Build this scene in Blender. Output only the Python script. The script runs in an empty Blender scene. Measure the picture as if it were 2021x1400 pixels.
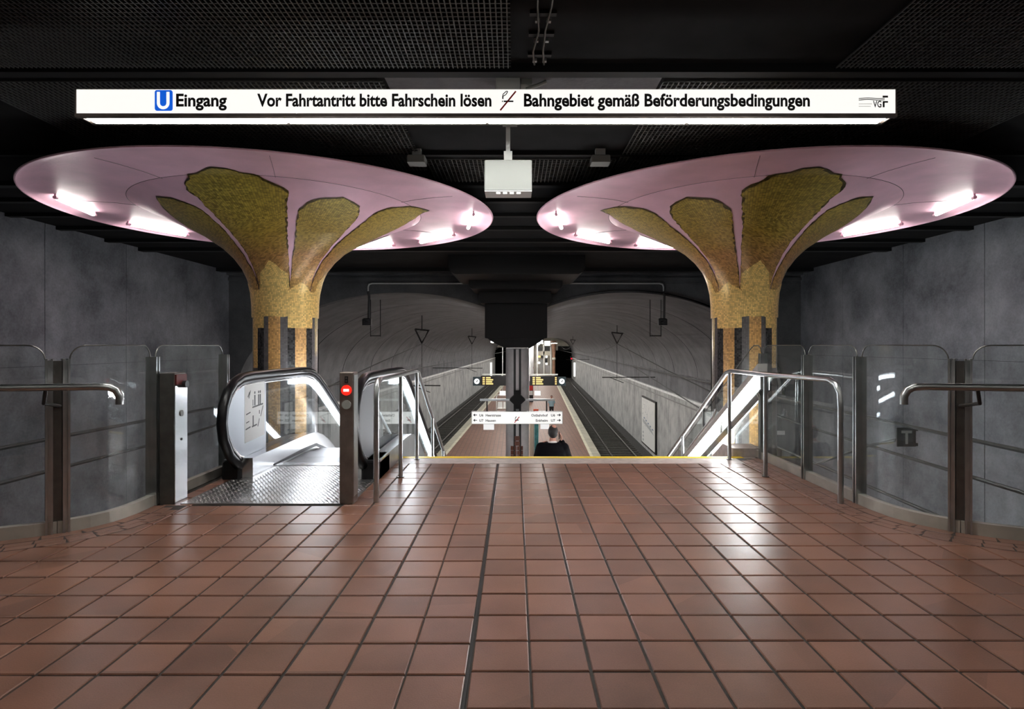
import bpy, bmesh, math, random
from mathutils import Vector, Matrix
from mathutils.geometry import delaunay_2d_cdt
random.seed(7)
PI = math.pi
SC = bpy.context.scene
COL = SC.collection
# ------------------------------------------------------------------ camera, world, exposure
EYE = 1.33
FPX = 1159.0                      # focal length in pixels of the 2021 wide frame
cam_d = bpy.data.cameras.new('camera')
cam = bpy.data.objects.new('camera', cam_d)
COL.objects.link(cam)
cam.location = (0, 0, EYE)
cam.rotation_euler = (PI / 2, 0, 0)
cam_d.sensor_width = 36.0
cam_d.lens = 36.0 * FPX / 2021
cam_d.shift_x = -5.5 / 2021
cam_d.shift_y = -18.0 / 2021
cam_d.clip_start = 0.05
cam_d.clip_end = 400
SC.camera = cam
w = bpy.data.worlds.new('world')
SC.world = w
w.use_nodes = True
w.node_tree.nodes['Background'].inputs[0].default_value = (0.5, 0.52, 0.56, 1)
w.node_tree.nodes['Background'].inputs[1].default_value = 0.05
SC.view_settings.view_transform = 'Standard'
SC.view_settings.look = 'None'
SC.view_settings.exposure = 1.2
SC.view_settings.gamma = 1.0
SC.view_settings.use_curve_mapping = False
SC.cycles.use_denoising = True
SC.cycles.max_bounces = 6
SC.cycles.diffuse_bounces = 3
SC.cycles.glossy_bounces = 3
SC.cycles.use_adaptive_sampling = True
SC.cycles.adaptive_threshold = 0.05
SC.cycles.adaptive_min_samples = 16
SC.cycles.use_light_tree = False
SC.cycles.transparent_max_bounces = 24
SC.cycles.sample_clamp_indirect = 6.0
SC.cycles.caustics_reflective = False
SC.cycles.caustics_refractive = False
# radiance of the lamps the place has
L_HALL, L_DISC, L_SIGNTUBE, L_SIGNFACE = 7.5, 12.0, 22.0, 0.42
L_STAIR, L_ESC, L_PLAT, L_FAR = 36.0, 14.0, 44.0, 30.0

# ------------------------------------------------------------------ materials
MATS = {}


def new_mat(name):
    m = bpy.data.materials.new(name)
    m.use_nodes = True
    nt = m.node_tree
    b = nt.nodes['Principled BSDF']
    MATS[name] = m
    return m, nt, b


def lnk(nt, a, b):
    nt.links.new(a, b)


def node(nt, typ, **kw):
    n = nt.nodes.new(typ)
    for k, v in kw.items():
        setattr(n, k, v)
    return n


def ramp(nt, stops):
    r = node(nt, 'ShaderNodeValToRGB')
    e = r.color_ramp.elements
    while len(e) > len(stops):
        e.remove(e[-1])
    while len(e) < len(stops):
        e.new(0.5)
    for el, (p, c) in zip(e, stops):
        el.position = p
        el.color = (c[0], c[1], c[2], 1)
    return r


def simple(name, col, rough=0.5, metal=0.0, var=0.0, vscale=8.0, bump=0.0, bscale=60.0, spec=0.5, coat=0.0):
    m, nt, b = new_mat(name)
    b.inputs['Base Color'].default_value = (*col, 1)
    b.inputs['Roughness'].default_value = rough
    b.inputs['Metallic'].default_value = metal
    b.inputs['Specular IOR Level'].default_value = spec
    b.inputs['Coat Weight'].default_value = coat
    if var > 0 or bump > 0:
        geo = node(nt, 'ShaderNodeNewGeometry')
    if var > 0:
        n = node(nt, 'ShaderNodeTexNoise')
        n.inputs['Scale'].default_value = vscale
        n.inputs['Detail'].default_value = 5
        lnk(nt, geo.outputs['Position'], n.inputs['Vector'])
        r = ramp(nt, [(0.3, [c * (1 - var) for c in col]), (0.7, [min(1, c * (1 + var)) for c in col])])
        lnk(nt, n.outputs['Fac'], r.inputs['Fac'])
        lnk(nt, r.outputs['Color'], b.inputs['Base Color'])
    if bump > 0:
        n2 = node(nt, 'ShaderNodeTexNoise')
        n2.inputs['Scale'].default_value = bscale
        n2.inputs['Detail'].default_value = 3
        lnk(nt, geo.outputs['Position'], n2.inputs['Vector'])
        bp = node(nt, 'ShaderNodeBump')
        bp.inputs['Strength'].default_value = bump
        bp.inputs['Distance'].default_value = 0.01
        lnk(nt, n2.outputs['Fac'], bp.inputs['Height'])
        lnk(nt, bp.outputs['Normal'], b.inputs['Normal'])
    return m


def emit(name, col, strength):
    m, nt, b = new_mat(name)
    b.inputs['Base Color'].default_value = (col[0] * 0.6, col[1] * 0.6, col[2] * 0.6, 1)
    b.inputs['Emission Color'].default_value = (*col, 1)
    b.inputs['Emission Strength'].default_value = strength
    b.inputs['Roughness'].default_value = 0.4
    return m


def concrete(name, dark, light, scale=1.0, rough=0.75, streak=0.0, spec=0.3):
    m, nt, b = new_mat(name)
    geo = node(nt, 'ShaderNodeNewGeometry')
    n1 = node(nt, 'ShaderNodeTexNoise')
    n1.inputs['Scale'].default_value = 0.9 * scale
    n1.inputs['Detail'].default_value = 7
    n1.inputs['Roughness'].default_value = 0.62
    lnk(nt, geo.outputs['Position'], n1.inputs['Vector'])
    n2 = node(nt, 'ShaderNodeTexNoise')
    n2.inputs['Scale'].default_value = 26 * scale
    n2.inputs['Detail'].default_value = 4
    lnk(nt, geo.outputs['Position'], n2.inputs['Vector'])
    mp = node(nt, 'ShaderNodeMapping')
    mp.inputs['Scale'].default_value = (3.2, 3.2, 0.12)
    lnk(nt, geo.outputs['Position'], mp.inputs['Vector'])
    n3 = node(nt, 'ShaderNodeTexNoise')
    n3.inputs['Scale'].default_value = 1.2
    n3.inputs['Detail'].default_value = 4
    lnk(nt, mp.outputs['Vector'], n3.inputs['Vector'])
    a1 = node(nt, 'ShaderNodeMath', operation='MULTIPLY_ADD')
    lnk(nt, n2.outputs['Fac'], a1.inputs[0])
    a1.inputs[1].default_value = 0.22
    lnk(nt, n1.outputs['Fac'], a1.inputs[2])
    a2 = node(nt, 'ShaderNodeMath', operation='MULTIPLY_ADD')
    lnk(nt, n3.outputs['Fac'], a2.inputs[0])
    a2.inputs[1].default_value = streak
    lnk(nt, a1.outputs[0], a2.inputs[2])
    lo = 0.42 + 0.5 * streak * 0.8
    r = ramp(nt, [(lo, dark), (lo + 0.36, light)])
    lnk(nt, a2.outputs[0], r.inputs['Fac'])
    lnk(nt, r.outputs['Color'], b.inputs['Base Color'])
    b.inputs['Roughness'].default_value = rough
    b.inputs['Specular IOR Level'].default_value = spec
    bp = node(nt, 'ShaderNodeBump')
    bp.inputs['Strength'].default_value = 0.35
    bp.inputs['Distance'].default_value = 0.01
    lnk(nt, n2.outputs['Fac'], bp.inputs['Height'])
    lnk(nt, bp.outputs['Normal'], b.inputs['Normal'])
    return m


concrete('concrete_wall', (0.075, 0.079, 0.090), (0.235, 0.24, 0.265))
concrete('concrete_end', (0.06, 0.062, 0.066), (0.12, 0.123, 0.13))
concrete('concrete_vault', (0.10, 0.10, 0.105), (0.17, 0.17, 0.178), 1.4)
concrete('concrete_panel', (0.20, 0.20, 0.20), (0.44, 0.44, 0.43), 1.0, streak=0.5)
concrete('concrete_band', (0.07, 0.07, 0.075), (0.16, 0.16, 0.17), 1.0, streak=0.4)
concrete('concrete_column', (0.58, 0.58, 0.58), (0.85, 0.85, 0.85), 1.6, streak=0.2)
simple('black_ceiling', (0.011, 0.011, 0.0115), 0.8, var=0.35, vscale=3, spec=0.15)
simple('black_pier', (0.010, 0.010, 0.0105), 0.6, spec=0.25)
simple('mesh_metal', (0.10, 0.10, 0.095), 0.45, metal=0.6)
simple('pink', (0.86, 0.54, 0.655), 0.42, var=0.10, vscale=2.2, bump=0.25, bscale=14)
simple('groove', (0.14, 0.09, 0.10), 0.8)
simple('grout', (0.035, 0.028, 0.024), 0.75, var=0.4, vscale=20)
simple('joint_black', (0.006, 0.006, 0.006), 0.6)
simple('steel', (0.47, 0.49, 0.49), 0.30, metal=1.0, var=0.12, vscale=9)
simple('steel_bright', (0.68, 0.68, 0.68), 0.22, metal=1.0)
simple('steel_dark', (0.16, 0.155, 0.145), 0.38, metal=0.9, var=0.15, vscale=14)
simple('steel_brown', (0.20, 0.17, 0.15), 0.40, metal=0.7, var=0.2, vscale=9)
simple('checker_plate', (0.55, 0.55, 0.55), 0.30, metal=1.0, var=0.2, vscale=5)
simple('rubber', (0.006, 0.006, 0.007), 0.3, spec=0.3)
simple('black_plastic', (0.010, 0.010, 0.011), 0.4)
simple('white_metal', (0.55, 0.56, 0.54), 0.45)
simple('grey_box', (0.24, 0.25, 0.235), 0.5)
simple('kerb_steel', (0.46, 0.44, 0.39), 0.42, metal=0.5, var=0.2, vscale=4)
simple('newel_steel', (0.30, 0.31, 0.33), 0.4, metal=0.8)
simple('white_paint', (0.72, 0.72, 0.70), 0.5)
simple('step_metal', (0.46, 0.46, 0.47), 0.35, metal=0.8)
simple('yellow_paint', (0.85, 0.62, 0.02), 0.45)
simple('light_stone', (0.42, 0.36, 0.33), 0.45, var=0.2, vscale=12)
simple('stair_stone', (0.28, 0.22, 0.19), 0.5, var=0.2, vscale=8)
simple('edge_strip', (0.36, 0.34, 0.27), 0.6, var=0.2, vscale=2)
simple('edge_light', (0.55, 0.52, 0.40), 0.6, var=0.15, vscale=2)
simple('rail_steel', (0.45, 0.44, 0.42), 0.25, metal=1.0)
simple('wire', (0.006, 0.006, 0.006), 0.5)
simple('ballast', (0.035, 0.034, 0.033), 0.9, var=0.7, vscale=18, bump=1.0, bscale=14)
simple('sleeper', (0.05, 0.047, 0.043), 0.9, var=0.3, vscale=10)
simple('letter_black', (0.004, 0.004, 0.004), 0.5)
simple('letter_grey', (0.30, 0.30, 0.29), 0.5)
simple('print_red', (0.55, 0.012, 0.02), 0.5)
simple('stop_red', (0.10, 0.012, 0.010), 0.5)
simple('map_blue', (0.10, 0.18, 0.30), 0.5)
simple('map_grey', (0.35, 0.37, 0.38), 0.5)
simple('brown_tile', (0.20, 0.075, 0.045), 0.4, var=0.2, vscale=5)
simple('teal', (0.05, 0.19, 0.20), 0.3, var=0.4, vscale=6)
simple('beige', (0.50, 0.42, 0.34), 0.5)
simple('suit', (0.003, 0.003, 0.004), 0.85, spec=0.08)
simple('shirt', (0.7, 0.66, 0.64), 0.7)
simple('skin', (0.52, 0.26, 0.19), 0.5)
simple('hair', (0.010, 0.008, 0.008), 0.6)
simple('blue_cloth', (0.32, 0.46, 0.52), 0.8)
simple('dark_cloth', (0.02, 0.02, 0.025), 0.8)
simple('red_cloth', (0.45, 0.02, 0.02), 0.7)
simple('orange_red', (0.75, 0.09, 0.03), 0.5)
simple('rust', (0.36, 0.20, 0.13), 0.6, var=0.3, vscale=1.5)
simple('cream_wall', (0.55, 0.52, 0.44), 0.6, var=0.3, vscale=0.5)
simple('void_black', (0.002, 0.002, 0.002), 0.9, spec=0.0)
simple('clock_case', (0.03, 0.05, 0.06), 0.4)
emit('sign_face', (1.0, 0.985, 0.94), L_SIGNFACE)
emit('sign_tube', (1.0, 0.99, 0.95), L_SIGNTUBE)
emit('disc_tube', (1.0, 0.96, 0.90), L_DISC)
emit('hall_tube', (1.0, 0.95, 0.88), L_HALL)
emit('stair_tube', (0.97, 0.99, 1.0), L_STAIR)
emit('escalator_tube', (0.90, 0.94, 1.0), L_ESC)
emit('platform_tube', (1.0, 0.97, 0.92), L_PLAT)
emit('far_tube', (1.0, 0.94, 0.82), L_FAR)
emit('small_lens', (1.0, 1.0, 0.97), 0.6)
emit('u_blue', (0.004, 0.10, 0.62), 0.42)
emit('dir_face', (1.0, 1.0, 0.97), 0.36)
emit('red_lamp', (1.0, 0.02, 0.01), 0.5)
emit('white_bar', (1.0, 0.9, 0.86), 0.45)
emit('display_text', (1.0, 0.62, 0.22), 0.5)
emit('clock_face', (0.95, 1.0, 1.0), 0.4)
emit('screen_white', (1.0, 1.0, 1.0), 0.3)
emit('red_signal', (1.0, 0.02, 0.05), 0.5)
emit('light_panel', (1.0, 1.0, 0.98), 0.7)


def glass_mat(name, tint, dirt=0.03, rough=0.02, dirtcol=(0.5, 0.52, 0.52)):
    m, nt, b = new_mat(name)
    nt.nodes.remove(b)
    out = nt.nodes['Material Output']
    tr = node(nt, 'ShaderNodeBsdfTransparent')
    tr.inputs[0].default_value = (*tint, 1)
    gl = node(nt, 'ShaderNodeBsdfGlossy')
    gl.inputs['Roughness'].default_value = rough
    gl.inputs['Color'].default_value = (0.9, 0.95, 0.95, 1)
    g0 = node(nt, 'ShaderNodeNewGeometry')
    dt = node(nt, 'ShaderNodeVectorMath', operation='DOT_PRODUCT')
    lnk(nt, g0.outputs['Normal'], dt.inputs[0])
    lnk(nt, g0.outputs['Incoming'], dt.inputs[1])
    ab = node(nt, 'ShaderNodeMath', operation='ABSOLUTE')
    lnk(nt, dt.outputs['Value'], ab.inputs[0])
    on = node(nt, 'ShaderNodeMath', operation='SUBTRACT')
    on.inputs[0].default_value = 1.0
    lnk(nt, ab.outputs[0], on.inputs[1])
    pw = node(nt, 'ShaderNodeMath', operation='POWER')
    lnk(nt, on.outputs[0], pw.inputs[0])
    pw.inputs[1].default_value = 5.0
    fr = node(nt, 'ShaderNodeMath', operation='MULTIPLY_ADD')
    lnk(nt, pw.outputs[0], fr.inputs[0])
    fr.inputs[1].default_value = 0.96
    fr.inputs[2].default_value = 0.04
    mx = node(nt, 'ShaderNodeMixShader')
    lnk(nt, fr.outputs[0], mx.inputs[0])
    lnk(nt, tr.outputs[0], mx.inputs[1])
    lnk(nt, gl.outputs[0], mx.inputs[2])
    df = node(nt, 'ShaderNodeBsdfDiffuse')
    df.inputs[0].default_value = (*dirtcol, 1)
    geo = node(nt, 'ShaderNodeNewGeometry')
    mp = node(nt, 'ShaderNodeMapping')
    mp.inputs['Scale'].default_value = (5, 5, 0.8)
    lnk(nt, geo.outputs['Position'], mp.inputs['Vector'])
    nz = node(nt, 'ShaderNodeTexNoise')
    nz.inputs['Scale'].default_value = 2.0
    nz.inputs['Detail'].default_value = 6
    lnk(nt, mp.outputs[0], nz.inputs['Vector'])
    mr = node(nt, 'ShaderNodeMapRange')
    mr.inputs['From Min'].default_value = 0.35
    mr.inputs['From Max'].default_value = 0.75
    mr.inputs['To Min'].default_value = dirt * 0.4
    mr.inputs['To Max'].default_value = dirt * 2.0
    lnk(nt, nz.outputs['Fac'], mr.inputs['Value'])
    mx2 = node(nt, 'ShaderNodeMixShader')
    lnk(nt, mr.outputs[0], mx2.inputs[0])
    lnk(nt, mx.outputs[0], mx2.inputs[1])
    lnk(nt, df.outputs[0], mx2.inputs[2])
    lnk(nt, mx2.outputs[0], out.inputs['Surface'])
    return m


for n_ in ('u_blue', 'small_lens', 'dir_face', 'red_lamp', 'white_bar', 'display_text', 'clock_face', 'screen_white', 'red_signal', 'light_panel', 'sign_face'):
    MATS[n_].cycles.emission_sampling = 'NONE'     # faint glows need no light sampling
glass_mat('glass', (0.97, 0.99, 0.985), 0.035)
glass_mat('glass_edge', (0.45, 0.52, 0.50), 0.1)
glass_mat('glass_escalator', (0.94, 0.96, 0.97), 0.04)


def tile_mat(name, base, spread, rough, size=(0.25, 0.25), off=(0.0625, 0.1465)):
    m, nt, b = new_mat(name)
    geo = node(nt, 'ShaderNodeNewGeometry')
    ad = node(nt, 'ShaderNodeVectorMath', operation='ADD')
    ad.inputs[1].default_value = (10 - off[0], 10 - off[1], 0)
    lnk(nt, geo.outputs['Position'], ad.inputs[0])
    ml = node(nt, 'ShaderNodeVectorMath', operation='MULTIPLY')
    ml.inputs[1].default_value = (1 / size[0], 1 / size[1], 0)
    lnk(nt, ad.outputs[0], ml.inputs[0])
    fl = node(nt, 'ShaderNodeVectorMath', operation='FLOOR')
    lnk(nt, ml.outputs[0], fl.inputs[0])
    wn = node(nt, 'ShaderNodeTexWhiteNoise')
    lnk(nt, fl.outputs[0], wn.inputs['Vector'])
    n1 = node(nt, 'ShaderNodeTexNoise')
    n1.inputs['Scale'].default_value = 3.0
    n1.inputs['Detail'].default_value = 6
    lnk(nt, geo.outputs['Position'], n1.inputs['Vector'])
    n2 = node(nt, 'ShaderNodeTexNoise')
    n2.inputs['Scale'].default_value = 160.0
    n2.inputs['Detail'].default_value = 2
    lnk(nt, geo.outputs['Position'], n2.inputs['Vector'])
    s = node(nt, 'ShaderNodeMath', operation='MULTIPLY_ADD')
    lnk(nt, wn.outputs['Value'], s.inputs[0])
    s.inputs[1].default_value = 0.45
    lnk(nt, n1.outputs['Fac'], s.inputs[2])
    s2 = node(nt, 'ShaderNodeMath', operation='MULTIPLY_ADD')
    lnk(nt, n2.outputs['Fac'], s2.inputs[0])
    s2.inputs[1].default_value = 0.5
    lnk(nt, s.outputs[0], s2.inputs[2])
    s3 = node(nt, 'ShaderNodeMath', operation='MULTIPLY')
    lnk(nt, s2.outputs[0], s3.inputs[0])
    s3.inputs[1].default_value = 0.6
    r = ramp(nt, [(0.34, [c * (1 - spread) for c in base]), (0.82, [c * (1 + spread) for c in base])])
    lnk(nt, s3.outputs[0], r.inputs['Fac'])
    lnk(nt, r.outputs['Color'], b.inputs['Base Color'])
    rr = node(nt, 'ShaderNodeMapRange')
    rr.inputs['To Min'].default_value = rough - 0.01
    rr.inputs['To Max'].default_value = rough + 0.09
    lnk(nt, n1.outputs['Fac'], rr.inputs['Value'])
    lnk(nt, rr.outputs[0], b.inputs['Roughness'])
    bp = node(nt, 'ShaderNodeBump')
    bp.inputs['Strength'].default_value = 0.12
    bp.inputs['Distance'].default_value = 0.004
    lnk(nt, n2.outputs['Fac'], bp.inputs['Height'])
    lnk(nt, bp.outputs['Normal'], b.inputs['Normal'])
    b.inputs['Specular IOR Level'].default_value = 0.5
    return m


tile_mat('floor_tile', (0.20, 0.093, 0.060), 0.36, 0.29)
tile_mat('border_brick', (0.20, 0.098, 0.068), 0.30, 0.42)


def platform_mat():
    m, nt, b = new_mat('platform_tile')
    geo = node(nt, 'ShaderNodeNewGeometry')
    bt = node(nt, 'ShaderNodeTexBrick')
    bt.offset = 0.0
    bt.inputs['Color1'].default_value = (0.165, 0.080, 0.055, 1)
    bt.inputs['Color2'].default_value = (0.21, 0.11, 0.078, 1)
    bt.inputs['Mortar'].default_value = (0.10, 0.06, 0.045, 1)
    bt.inputs['Scale'].default_value = 1.0
    bt.inputs['Mortar Size'].default_value = 0.018
    bt.inputs['Brick Width'].default_value = 0.25
    bt.inputs['Row Height'].default_value = 0.25
    lnk(nt, geo.outputs['Position'], bt.inputs['Vector'])
    lnk(nt, bt.outputs['Color'], b.inputs['Base Color'])
    b.inputs['Roughness'].default_value = 0.55
    return m


platform_mat()


def mosaic(name, stops, size=0.022, z0=0.0, z1=4.0, var=0.35, rough=0.3):
    """small square tesserae laid over the UVs, tesserae colour chosen by height"""
    m, nt, b = new_mat(name)
    uv = node(nt, 'ShaderNodeUVMap')
    ml = node(nt, 'ShaderNodeVectorMath', operation='SCALE')
    ml.inputs['Scale'].default_value = 1 / size
    lnk(nt, uv.outputs[0], ml.inputs[0])
    fl = node(nt, 'ShaderNodeVectorMath', operation='FLOOR')
    lnk(nt, ml.outputs[0], fl.inputs[0])
    wn = node(nt, 'ShaderNodeTexWhiteNoise')
    lnk(nt, fl.outputs[0], wn.inputs['Vector'])
    fr = node(nt, 'ShaderNodeVectorMath', operation='FRACTION')
    lnk(nt, ml.outputs[0], fr.inputs[0])
    sx = node(nt, 'ShaderNodeSeparateXYZ')
    lnk(nt, fr.outputs[0], sx.inputs[0])
    mn = node(nt, 'ShaderNodeMath', operation='MINIMUM')
    lnk(nt, sx.outputs['X'], mn.inputs[0])
    lnk(nt, sx.outputs['Y'], mn.inputs[1])
    gt = node(nt, 'ShaderNodeMath', operation='GREATER_THAN')
    lnk(nt, mn.outputs[0], gt.inputs[0])
    gt.inputs[1].default_value = 0.14
    geo = node(nt, 'ShaderNodeNewGeometry')
    sp = node(nt, 'ShaderNodeSeparateXYZ')
    lnk(nt, geo.outputs['Position'], sp.inputs[0])
    mr = node(nt, 'ShaderNodeMapRange')
    mr.inputs['From Min'].default_value = z0
    mr.inputs['From Max'].default_value = z1
    lnk(nt, sp.outputs['Z'], mr.inputs['Value'])
    nz = node(nt, 'ShaderNodeTexNoise')
    nz.inputs['Scale'].default_value = 3.0
    nz.inputs['Detail'].default_value = 4
    lnk(nt, geo.outputs['Position'], nz.inputs['Vector'])
    ad = node(nt, 'ShaderNodeMath', operation='MULTIPLY_ADD')
    lnk(nt, nz.outputs['Fac'], ad.inputs[0])
    ad.inputs[1].default_value = 0.3
    lnk(nt, mr.outputs[0], ad.inputs[2])
    sb = node(nt, 'ShaderNodeMath', operation='SUBTRACT')
    lnk(nt, ad.outputs[0], sb.inputs[0])
    sb.inputs[1].default_value = 0.15
    r = ramp(nt, stops)
    lnk(nt, sb.outputs[0], r.inputs['Fac'])
    vr = node(nt, 'ShaderNodeMapRange')
    vr.inputs['To Min'].default_value = 1 - var
    vr.inputs['To Max'].default_value = 1 + var
    lnk(nt, wn.outputs['Value'], vr.inputs['Value'])
    jm = node(nt, 'ShaderNodeMapRange')
    jm.inputs['To Min'].default_value = 0.45
    jm.inputs['To Max'].default_value = 1.0
    lnk(nt, gt.outputs[0], jm.inputs['Value'])
    mm = node(nt, 'ShaderNodeMath', operation='MULTIPLY')
    lnk(nt, vr.outputs[0], mm.inputs[0])
    lnk(nt, jm.outputs[0], mm.inputs[1])
    sc = node(nt, 'ShaderNodeVectorMath', operation='SCALE')
    lnk(nt, r.outputs['Color'], sc.inputs[0])
    lnk(nt, mm.outputs[0], sc.inputs['Scale'])
    lnk(nt, sc.outputs[0], b.inputs['Base Color'])
    b.inputs['Roughness'].default_value = rough
    b.inputs['Metallic'].default_value = 0.15
    bp = node(nt, 'ShaderNodeBump')
    bp.inputs['Strength'].default_value = 0.5
    bp.inputs['Distance'].default_value = 0.004
    lnk(nt, mm.outputs[0], bp.inputs['Height'])
    lnk(nt, bp.outputs['Normal'], b.inputs['Normal'])
    return m


mosaic('mosaic_petal', [(0.0, (0.56, 0.33, 0.10)), (0.35, (0.42, 0.215, 0.07)), (0.62, (0.42, 0.28, 0.05)), (1.0, (0.44, 0.34, 0.06))], 0.024, 2.2, 3.3)
mosaic('mosaic_collar', [(0.0, (0.88, 0.58, 0.20)), (1.0, (0.86, 0.62, 0.21))], 0.024, 1.0, 2.8, 0.25)
mosaic('mosaic_gold', [(0.0, (0.50, 0.29, 0.10)), (1.0, (0.62, 0.34, 0.12))], 0.024, -1.0, 1.9, 0.3)
mosaic('mosaic_grey', [(0.0, (0.13, 0.12, 0.12)), (1.0, (0.13, 0.12, 0.12))], 0.024, 0.0, 2.0, 0.2)
mosaic('mosaic_black', [(0.0, (0.035, 0.033, 0.033)), (1.0, (0.035, 0.033, 0.033))], 0.024, 0.0, 2.0, 0.95)
mosaic('mosaic_shaft', [(0.0, (0.17, 0.14, 0.13)), (0.45, (0.17, 0.14, 0.13)), (0.55, (0.50, 0.38, 0.16)), (1.0, (0.52, 0.40, 0.16))], 0.024, 0.4, 1.9, 0.3)
mosaic('mosaic_seam', [(0.0, (0.10, 0.06, 0.02)), (1.0, (0.09, 0.06, 0.012))], 0.024, 2.2, 3.3)


# ------------------------------------------------------------------ mesh helpers
class MB:
    def __init__(self):
        self.v = []
        self.f = []
        self.uv = None

    def box(self, x0, x1, y0, y1, z0, z1, M=None):
        b = len(self.v)
        P = [(x0, y0, z0), (x1, y0, z0), (x1, y1, z0), (x0, y1, z0), (x0, y0, z1), (x1, y0, z1), (x1, y1, z1), (x0, y1, z1)]
        if M is not None:
            P = [tuple(M @ Vector(p)) for p in P]
        self.v += P
        self.f += [(b, b + 3, b + 2, b + 1), (b + 4, b + 5, b + 6, b + 7), (b, b + 1, b + 5, b + 4), (b + 1, b + 2, b + 6, b + 5), (b + 2, b + 3, b + 7, b + 6), (b + 3, b, b + 4, b + 7)]
        return self

    def cbox(self, x0, x1, y0, y1, z0, z1, c=0.01):
        """box whose vertical edges and top edges are chamfered"""
        def ring(i, z):
            a, bq, cq, d = x0 + i, x1 - i, y0 + i, y1 - i
            return [(a + c, cq, z), (bq - c, cq, z), (bq, cq + c, z), (bq, d - c, z), (bq - c, d, z), (a + c, d, z), (a, d - c, z), (a, cq + c, z)]
        self.rings([ring(0, z0), ring(0, z1 - c), ring(c, z1)], closed=True, caps=True)
        return self

    def rings(self, R, closed=True, caps=True):
        b = len(self.v)
        n = len(R[0])
        for r in R:
            self.v += [tuple(p) for p in r]
        for i in range(len(R) - 1):
            for k in range(n if closed else n - 1):
                a, c = b + i * n + k, b + i * n + (k + 1) % n
                self.f.append((a, c, c + n, a + n))
        if caps:
            self.f.append(tuple(b + k for k in reversed(range(n))))
            self.f.append(tuple(b + (len(R) - 1) * n + k for k in range(n)))
        return self

    def tube(self, pts, r, n=10, caps=True, flat=None):
        pts = [Vector(p) for p in pts]
        R = []
        up = None
        for i, p in enumerate(pts):
            if i == 0:
                t = pts[1] - p
            elif i == len(pts) - 1:
                t = p - pts[i - 1]
            else:
                t = (pts[i + 1] - p).normalized() + (p - pts[i - 1]).normalized()
            t.normalize()
            if up is None:
                up = Vector((0, 0, 1)) if abs(t.z) < 0.95 else Vector((1, 0, 0))
            s = t.cross(up)
            if s.length < 1e-5:
                s = t.cross(Vector((0, 1, 0)))
            s.normalize()
            u = s.cross(t).normalized()
            up = u
            rr = r[i] if isinstance(r, (list, tuple)) else r
            k = 1.0
            if 0 < i < len(pts) - 1:
                cs = (pts[i + 1] - p).normalized().dot(t)
                k = 1 / max(cs, 0.5)
            ru = rr * (flat if flat else 1)
            R.append([p + s * math.cos(2 * PI * j / n) * rr + u * math.sin(2 * PI * j / n) * ru * k for j in range(n)])
        self.rings(R, True, caps)
        return self

    def lathe(self, prof, c=(0, 0), n=48, caps=False):
        R = [[(c[0] + r * math.cos(2 * PI * j / n), c[1] + r * math.sin(2 * PI * j / n), z) for j in range(n)] for r, z in prof]
        self.rings(R, True, caps)
        return self

    def prism(self, poly, fn, d0, d1):
        """poly in 2D, fn(a, b, d) -> xyz, extruded from d0 to d1"""
        self.rings([[fn(a, b, d0) for a, b in poly], [fn(a, b, d1) for a, b in poly]], True, True)
        return self

    def sphere(self, c, r, nu=12, nv=8, sc=(1, 1, 1)):
        R = []
        for i in range(1, nv):
            a = PI * i / nv
            R.append([(c[0] + r * sc[0] * math.sin(a) * math.cos(2 * PI * j / nu), c[1] + r * sc[1] * math.sin(a) * math.sin(2 * PI * j / nu), c[2] - r * sc[2] * math.cos(a)) for j in range(nu)])
        self.rings(R, True, False)
        b = len(self.v) - len(R) * nu
        lo, hi = len(self.v), len(self.v) + 1
        self.v += [(c[0], c[1], c[2] - r * sc[2]), (c[0], c[1], c[2] + r * sc[2])]
        for j in range(nu):
            self.f.append((lo, b + (j + 1) % nu, b + j))
            t = b + (len(R) - 1) * nu
            self.f.append((hi, t + j, t + (j + 1) % nu))
        return self

    def disc(self, c, r, axis='y', depth=0.01, n=24):
        if axis == 'y':
            fn = lambda a, b, d: (a, d, b)
            cc, d0 = (c[0], c[2]), c[1]
        elif axis == 'x':
            fn = lambda a, b, d: (d, a, b)
            cc, d0 = (c[1], c[2]), c[0]
        else:
            fn = lambda a, b, d: (a, b, d)
            cc, d0 = (c[0], c[1]), c[2]
        self.prism([(cc[0] + r * math.cos(2 * PI * k / n), cc[1] + r * math.sin(2 * PI * k / n)) for k in range(n)], fn, d0, d0 + depth)
        return self

    def mesh(self, name, mat, smooth=False):
        me = bpy.data.meshes.new(name)
        me.from_pydata([tuple(p) for p in self.v], [], self.f)
        me.update()
        bm = bmesh.new()
        bm.from_mesh(me)
        bmesh.ops.recalc_face_normals(bm, faces=bm.faces)
        bm.to_mesh(me)
        bm.free()
        if mat:
            me.materials.append(MATS[mat])
        if smooth:
            me.polygons.foreach_set('use_smooth', [True] * len(me.polygons))
            try:
                me.set_sharp_from_angle(angle=math.radians(38))
            except Exception:
                pass
        return me

    def obj(self, name, mat, parent=None, smooth=False, **kw):
        return link(name, self.mesh(name, mat, smooth), parent, **kw)


def tag(o, label=None, cat=None, group=None, kind=None):
    if label:
        o['label'] = label
    if cat:
        o['category'] = cat
    if group:
        o['group'] = group
    if kind:
        o['kind'] = kind
    return o


def link(name, me, parent=None, loc=None, rot=None, **kw):
    o = bpy.data.objects.new(name, me)
    COL.objects.link(o)
    if loc is not None:
        o.location = loc
    if rot is not None:
        o.rotation_euler = rot
    if parent is not None:
        o.parent = parent
        L = parent
        off = Vector((0, 0, 0))
        while L is not None:
            if L.type == 'EMPTY':
                off = Vector(L.location)
            L = L.parent
        if parent.type == 'EMPTY':
            o.matrix_parent_inverse = Matrix.Translation(-off)
    return tag(o, **kw)


def empty(name, loc, **kw):
    o = bpy.data.objects.new(name, None)
    o.empty_display_size = 0.1
    COL.objects.link(o)
    o.location = loc
    return tag(o, **kw)


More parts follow.
